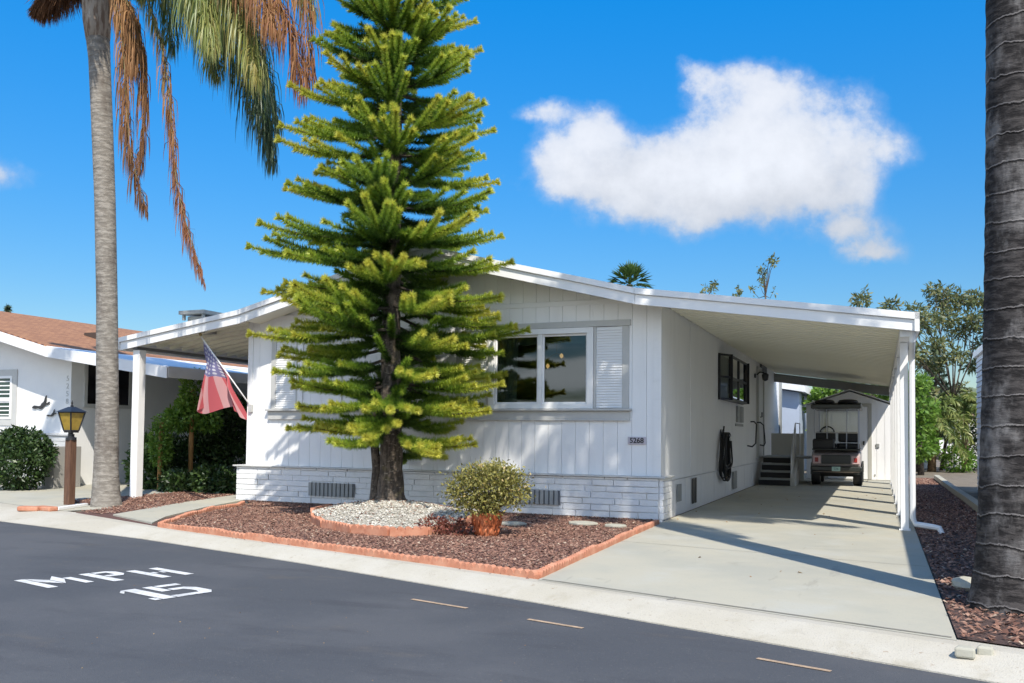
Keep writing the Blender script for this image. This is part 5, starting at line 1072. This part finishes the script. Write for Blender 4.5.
w = Lh((21.7, 45, 0)); make_conifer('distant_conifer', 'narrow dark conifer far behind the gum tree', w[0], w[1], 0, 6.0, lambda f: 1.25 * (1 - f) + .1, 1.2, 6, .22, .03, 90, mat('fir_dark', one, .6, attr=[(0, (.01, .025, .015)), (1, (.05, .085, .045))]), seed=8, tr=.14)
# thin tree tops over the roof
for i, (px, py, d, lab, sc) in enumerate([(766, 268, 30, 'thin twiggy tree top sticking up over the middle of the carport roof', 1.0), (705, 287, 30, 'small twig top peeking over the roof left of the taller one', .55), (735, 291, 30, 'tiny leafy shoot peeking over the roof between the two twig tops', .4), (862, 297, 30, 'sparse bent twig top over the right end of the carport roof', .6)]):
    w = Lh(CAMP + ray(px, py) * d); o = thing('twiggy_tree', lab, 'tree', w[0], w[1], 0, group='twiggy trees behind the house'); h = w[2]; mb = MB(); r2 = np.random.default_rng(40 + i); lv = []
    mb.tube([(0, 0, 0), (.05, 0, h * .5), (-.02, 0, h - .9)], [.07, .05, .03], 6)
    for k in range(int(9 * sc) + 2):
        e = np.array([r2.uniform(-.55, .55) * sc, r2.uniform(-.3, .3), h - r2.uniform(-.35, .8) * sc]); mb.tube([(-.02, 0, h - .95), e * [.5, .5, 1] - [0, 0, .3], e], [.018, .01, .004], 4)
        lv += [(*(e - [0, 0, .1 * j]), .07, .07, .12) for j in range(2)]
    mb.build('trunk', bark, o); V, Fq, r = leafcloud(lv, int(150 * sc) + 30, .15, rs=r2, shell=.1, aspect=.4); tri_obj('crown', V, Fq, eucm, o, r)
# fan palm far behind the roof
def fan_palm(name, label, W0, h, n, L, lw, m, seed, trunk=.16, group=None, cat='palm'):
    w = Lh(W0); o = thing(name, label, cat, w[0], w[1], 0, group=group); r2 = np.random.default_rng(seed); V, Fq, R3 = [], [], []
    for k in range(n):
        az = k * 2.4; el = -.35 + 1.85 * (k / n); d = np.array([math.cos(az) * math.cos(el), math.sin(az) * math.cos(el), math.sin(el)]); c = np.array([0, 0, h]); hub = c + d * L * .5; s = np.cross(d, [0, 0, 1]); s /= np.linalg.norm(s) + 1e-9; u2 = np.cross(s, d)
        for j in range(9):
            a = (j - 4) / 4 * .85; e = d * math.cos(a) + s * math.sin(a) + u2 * r2.uniform(-.25, .25); e /= np.linalg.norm(e); ln_ = L * r2.uniform(.42, .62) * (1 - .15 * abs(a)); wv = s * lw * math.cos(a) - d * lw * math.sin(a) + u2 * r2.uniform(-.03, .03)
            b = len(V); V += [hub - d * .1, hub + e * ln_ * .4 + wv, hub + e * ln_ + np.array([0, 0, -.06 * L]), hub + e * ln_ * .4 - wv]; Fq.append((b, b + 1, b + 2, b + 3)); R3.append(np.clip(r2.normal(.35 + .3 * d[2], .15), 0, 1))
        b = len(V); V += [c - s * .02, c + s * .02, hub + s * .02, hub - s * .02]; Fq.append((b, b + 1, b + 2, b + 3)); R3.append(.3)
    tri_obj('crown', np.array(V), np.array(Fq), m, o, R3); MB().tube([(0, 0, -.1), (.05, 0, h * .5), (0, 0, h)], [trunk * 1.3, trunk, trunk], 10).build('trunk', bark, o, smooth=True); return o
fan_palm('fan_palm', 'fan palm crown peeking over the roof ridge', (5.95, 44.7, 0), 8.75, 40, 1.25, .05, green_mid, 3)
palm_f = mat('palm_fresh', one, .45, trans=.3, attr=[(0, (.05, .09, .03)), (.5, (.14, .20, .05)), (1, (.30, .30, .09))])
# bushy feather palms at the right, beyond the bark strip
for i, (x, y, h, L, lab) in enumerate([(13.6, 29, 1.75, 1.5, 'bushy feather palm with arching fronds at the end of the bark strip'), (15.2, 29.5, 2.1, 1.4, 'darker feather palm standing right of the bushy one near the far white wall')]):
    w = Lh((x, y, 0)); o = thing('feather_palm', lab, 'palm', w[0], w[1], 0, group='feather palms beyond the bark strip'); r2 = np.random.default_rng(60 + i); acc = dict(V=[], F=[], R=[], n=0, r=MB())
    for k in range(20):
        q = k * 2.4; d = np.array([math.cos(q), math.sin(q), 0]); e = 1 - k / 20; frond(acc, [np.array([0, 0, h]) + d * L * s * (1.1 - .4 * e) + np.array([0, 0, 1.3 * e * s * L - 1.0 * s * s * L]) for s in np.linspace(0, 1, 6)], 70, .38, .35, .045, r2, r0=.3, r1=.8)
    cr = tri_obj('crown', np.concatenate(acc['V']), np.concatenate(acc['F']), palm_f, o, np.concatenate(acc['R'])); acc['r'].build('midrib', ribm, cr)
    for tx in ((-.15, .2) if i == 0 else (0,)): MB().tube([(tx, 0, -.05), (tx * 1.2, .02, h * .5), (0, 0, h)], [.14, .11, .12], 9).build('trunk', layered('feather_bark%d' % i, (.25, .17, .09), [((.1, .07, .05), 9, .45, .6, .8, (1, 1, 3))], rough=.9, bump=1, bscale=25), o, smooth=True)
bush('garden_shrub', 'small bright shrub at the foot of the feather palms', 'shrub', *Lh((14.45, 28.5, 0))[:2], 0, [(0, 0, .4, .5, .4, .45)], 900, .13, green_lite)
bush('garden_shrub', 'dark shrub against the white wall behind the feather palms', 'shrub', *Lh((15.9, 30.2, 0))[:2], 0, [(0, 0, .6, .5, .4, .6), (.1, 0, 1.1, .35, .3, .4)], 1100, .14, green_dark)
# white garden walls / far home, blue car, hill
fh = thing('far_house', 'far white home with pinkish tile roof beyond the feather palms', 'house', *Lh((32.0, 62, 0))[:2], 0)
f = MB(); f.box(-4.6, 5, 0, 5, 0, 2.1); f.build('wall', mat('far_white', (.75, .74, .70), .7, noise=.06), fh)
MB().prism([(-5.0, 2.0), (5.4, 2.0), (3.4, 3.3), (-3.0, 3.3)], 1, -.5, 5.5).build('roof', layered('pink_tile', (.50, .33, .25), [((.38, .24, .18), 6, .4, .6, .7, (1, 6, 1))], rough=.9, bump=.5, bscale=20), fh)
for x in (-3.6, -1.2, 1.4): MB().box(x, x + .9, -.03, -.001, .7, 1.7).build('window', mat('far_glass', (.05, .06, .07), .1), fh)
for i, (x, y, hh, lab) in enumerate([(13.35, 31.5, 1.9, 'short white gate post left of the feather palms'), (14.9, 31.5, 2.0, 'white post between the feather palms'), (16.3, 31.5, 1.7, 'white wall pier right of the feather palms')]):
    w = Lh((x, y, 0)); mb = MB(); k = .2 if i != 2 else .42; mb.box(-k, k, -.2, .2, 0, hh); mb.box(-k - .05, k + .05, -.25, .25, hh, hh + .07); tag(mb.build('white_pier', white2, bevel=.01, loc=Wd(w[0], w[1], 0), rot=TH), lab, 'pier', 'white piers beyond the bark strip')
car = thing('parked_car', 'small blue car parked far behind the carport', 'car', *Lh((13.9, 29.6, 0))[:2], 0, rot=1.2)
car.location = Vector((15.2, 33.5, 0)) - Vector((.6, 0, 0))
blue = mat('car_blue', (.10, .30, .50), .25, coat=.6)
cb_ = MB(); cb_.prism([(-1.9, .3), (1.9, .3), (1.95, .7), (1.1, .85), (-1.6, .9), (-1.95, .75)], 1, -.8, .8); cb_.build('body', blue, car, bevel=.08)
cb_ = MB(); cb_.prism([(-1.4, .9), (.8, .87), (.35, 1.38), (-1.0, 1.4)], 1, -.7, .7); cb_.build('cabin', mat('car_glass', (.03, .04, .05), .1), car, bevel=.06)
for sx in (-1.2, 1.25):
    for sy in (-.75, .75): MB().lathe([(.05, -.1), (.3, -.1), (.31, .1), (.05, .1)], (sx, sy, .31), 18, ax=1).build('wheel', rubber, car, smooth=True)
# hills far off
mb = MB(); n = 90
for i in range(n + 1):
    a = -1.2 + 2.4 * i / n; d = 420; hgt = 14 + 6 * math.sin(a * 7 + 1) + 4 * math.sin(a * 17) + (10 if .2 < a < .75 else 0)
    for (dd, hz) in ((d - 120, -.2), (d, hgt), (d + 200, hgt * .6)): mb.v.append((dd * math.sin(a), dd * math.cos(a), hz))
mb.f = [(i * 3 + k, (i + 1) * 3 + k, (i + 1) * 3 + k + 1, i * 3 + k + 1) for i in range(n) for k in range(2)]
setting(mb.build('hills', layered('dry_hill', (.28, .25, .17), [((.12, .15, .08), .03, .45, .6, .9, one)], rough=.95, bump=0), smooth=True))
w = Lh(CAMP + ray(8, 306) * 60); make_conifer('distant_conifer', 'tiny dark conifer tip over the neighbour roof', w[0], w[1], 0, w[2], lambda f: 1.0 * (1 - f) + .1, 5, 6, .3, .05, 60, bpy.data.materials['fir_dark'], seed=12, tr=.16)
print('objects', len(bpy.data.objects))
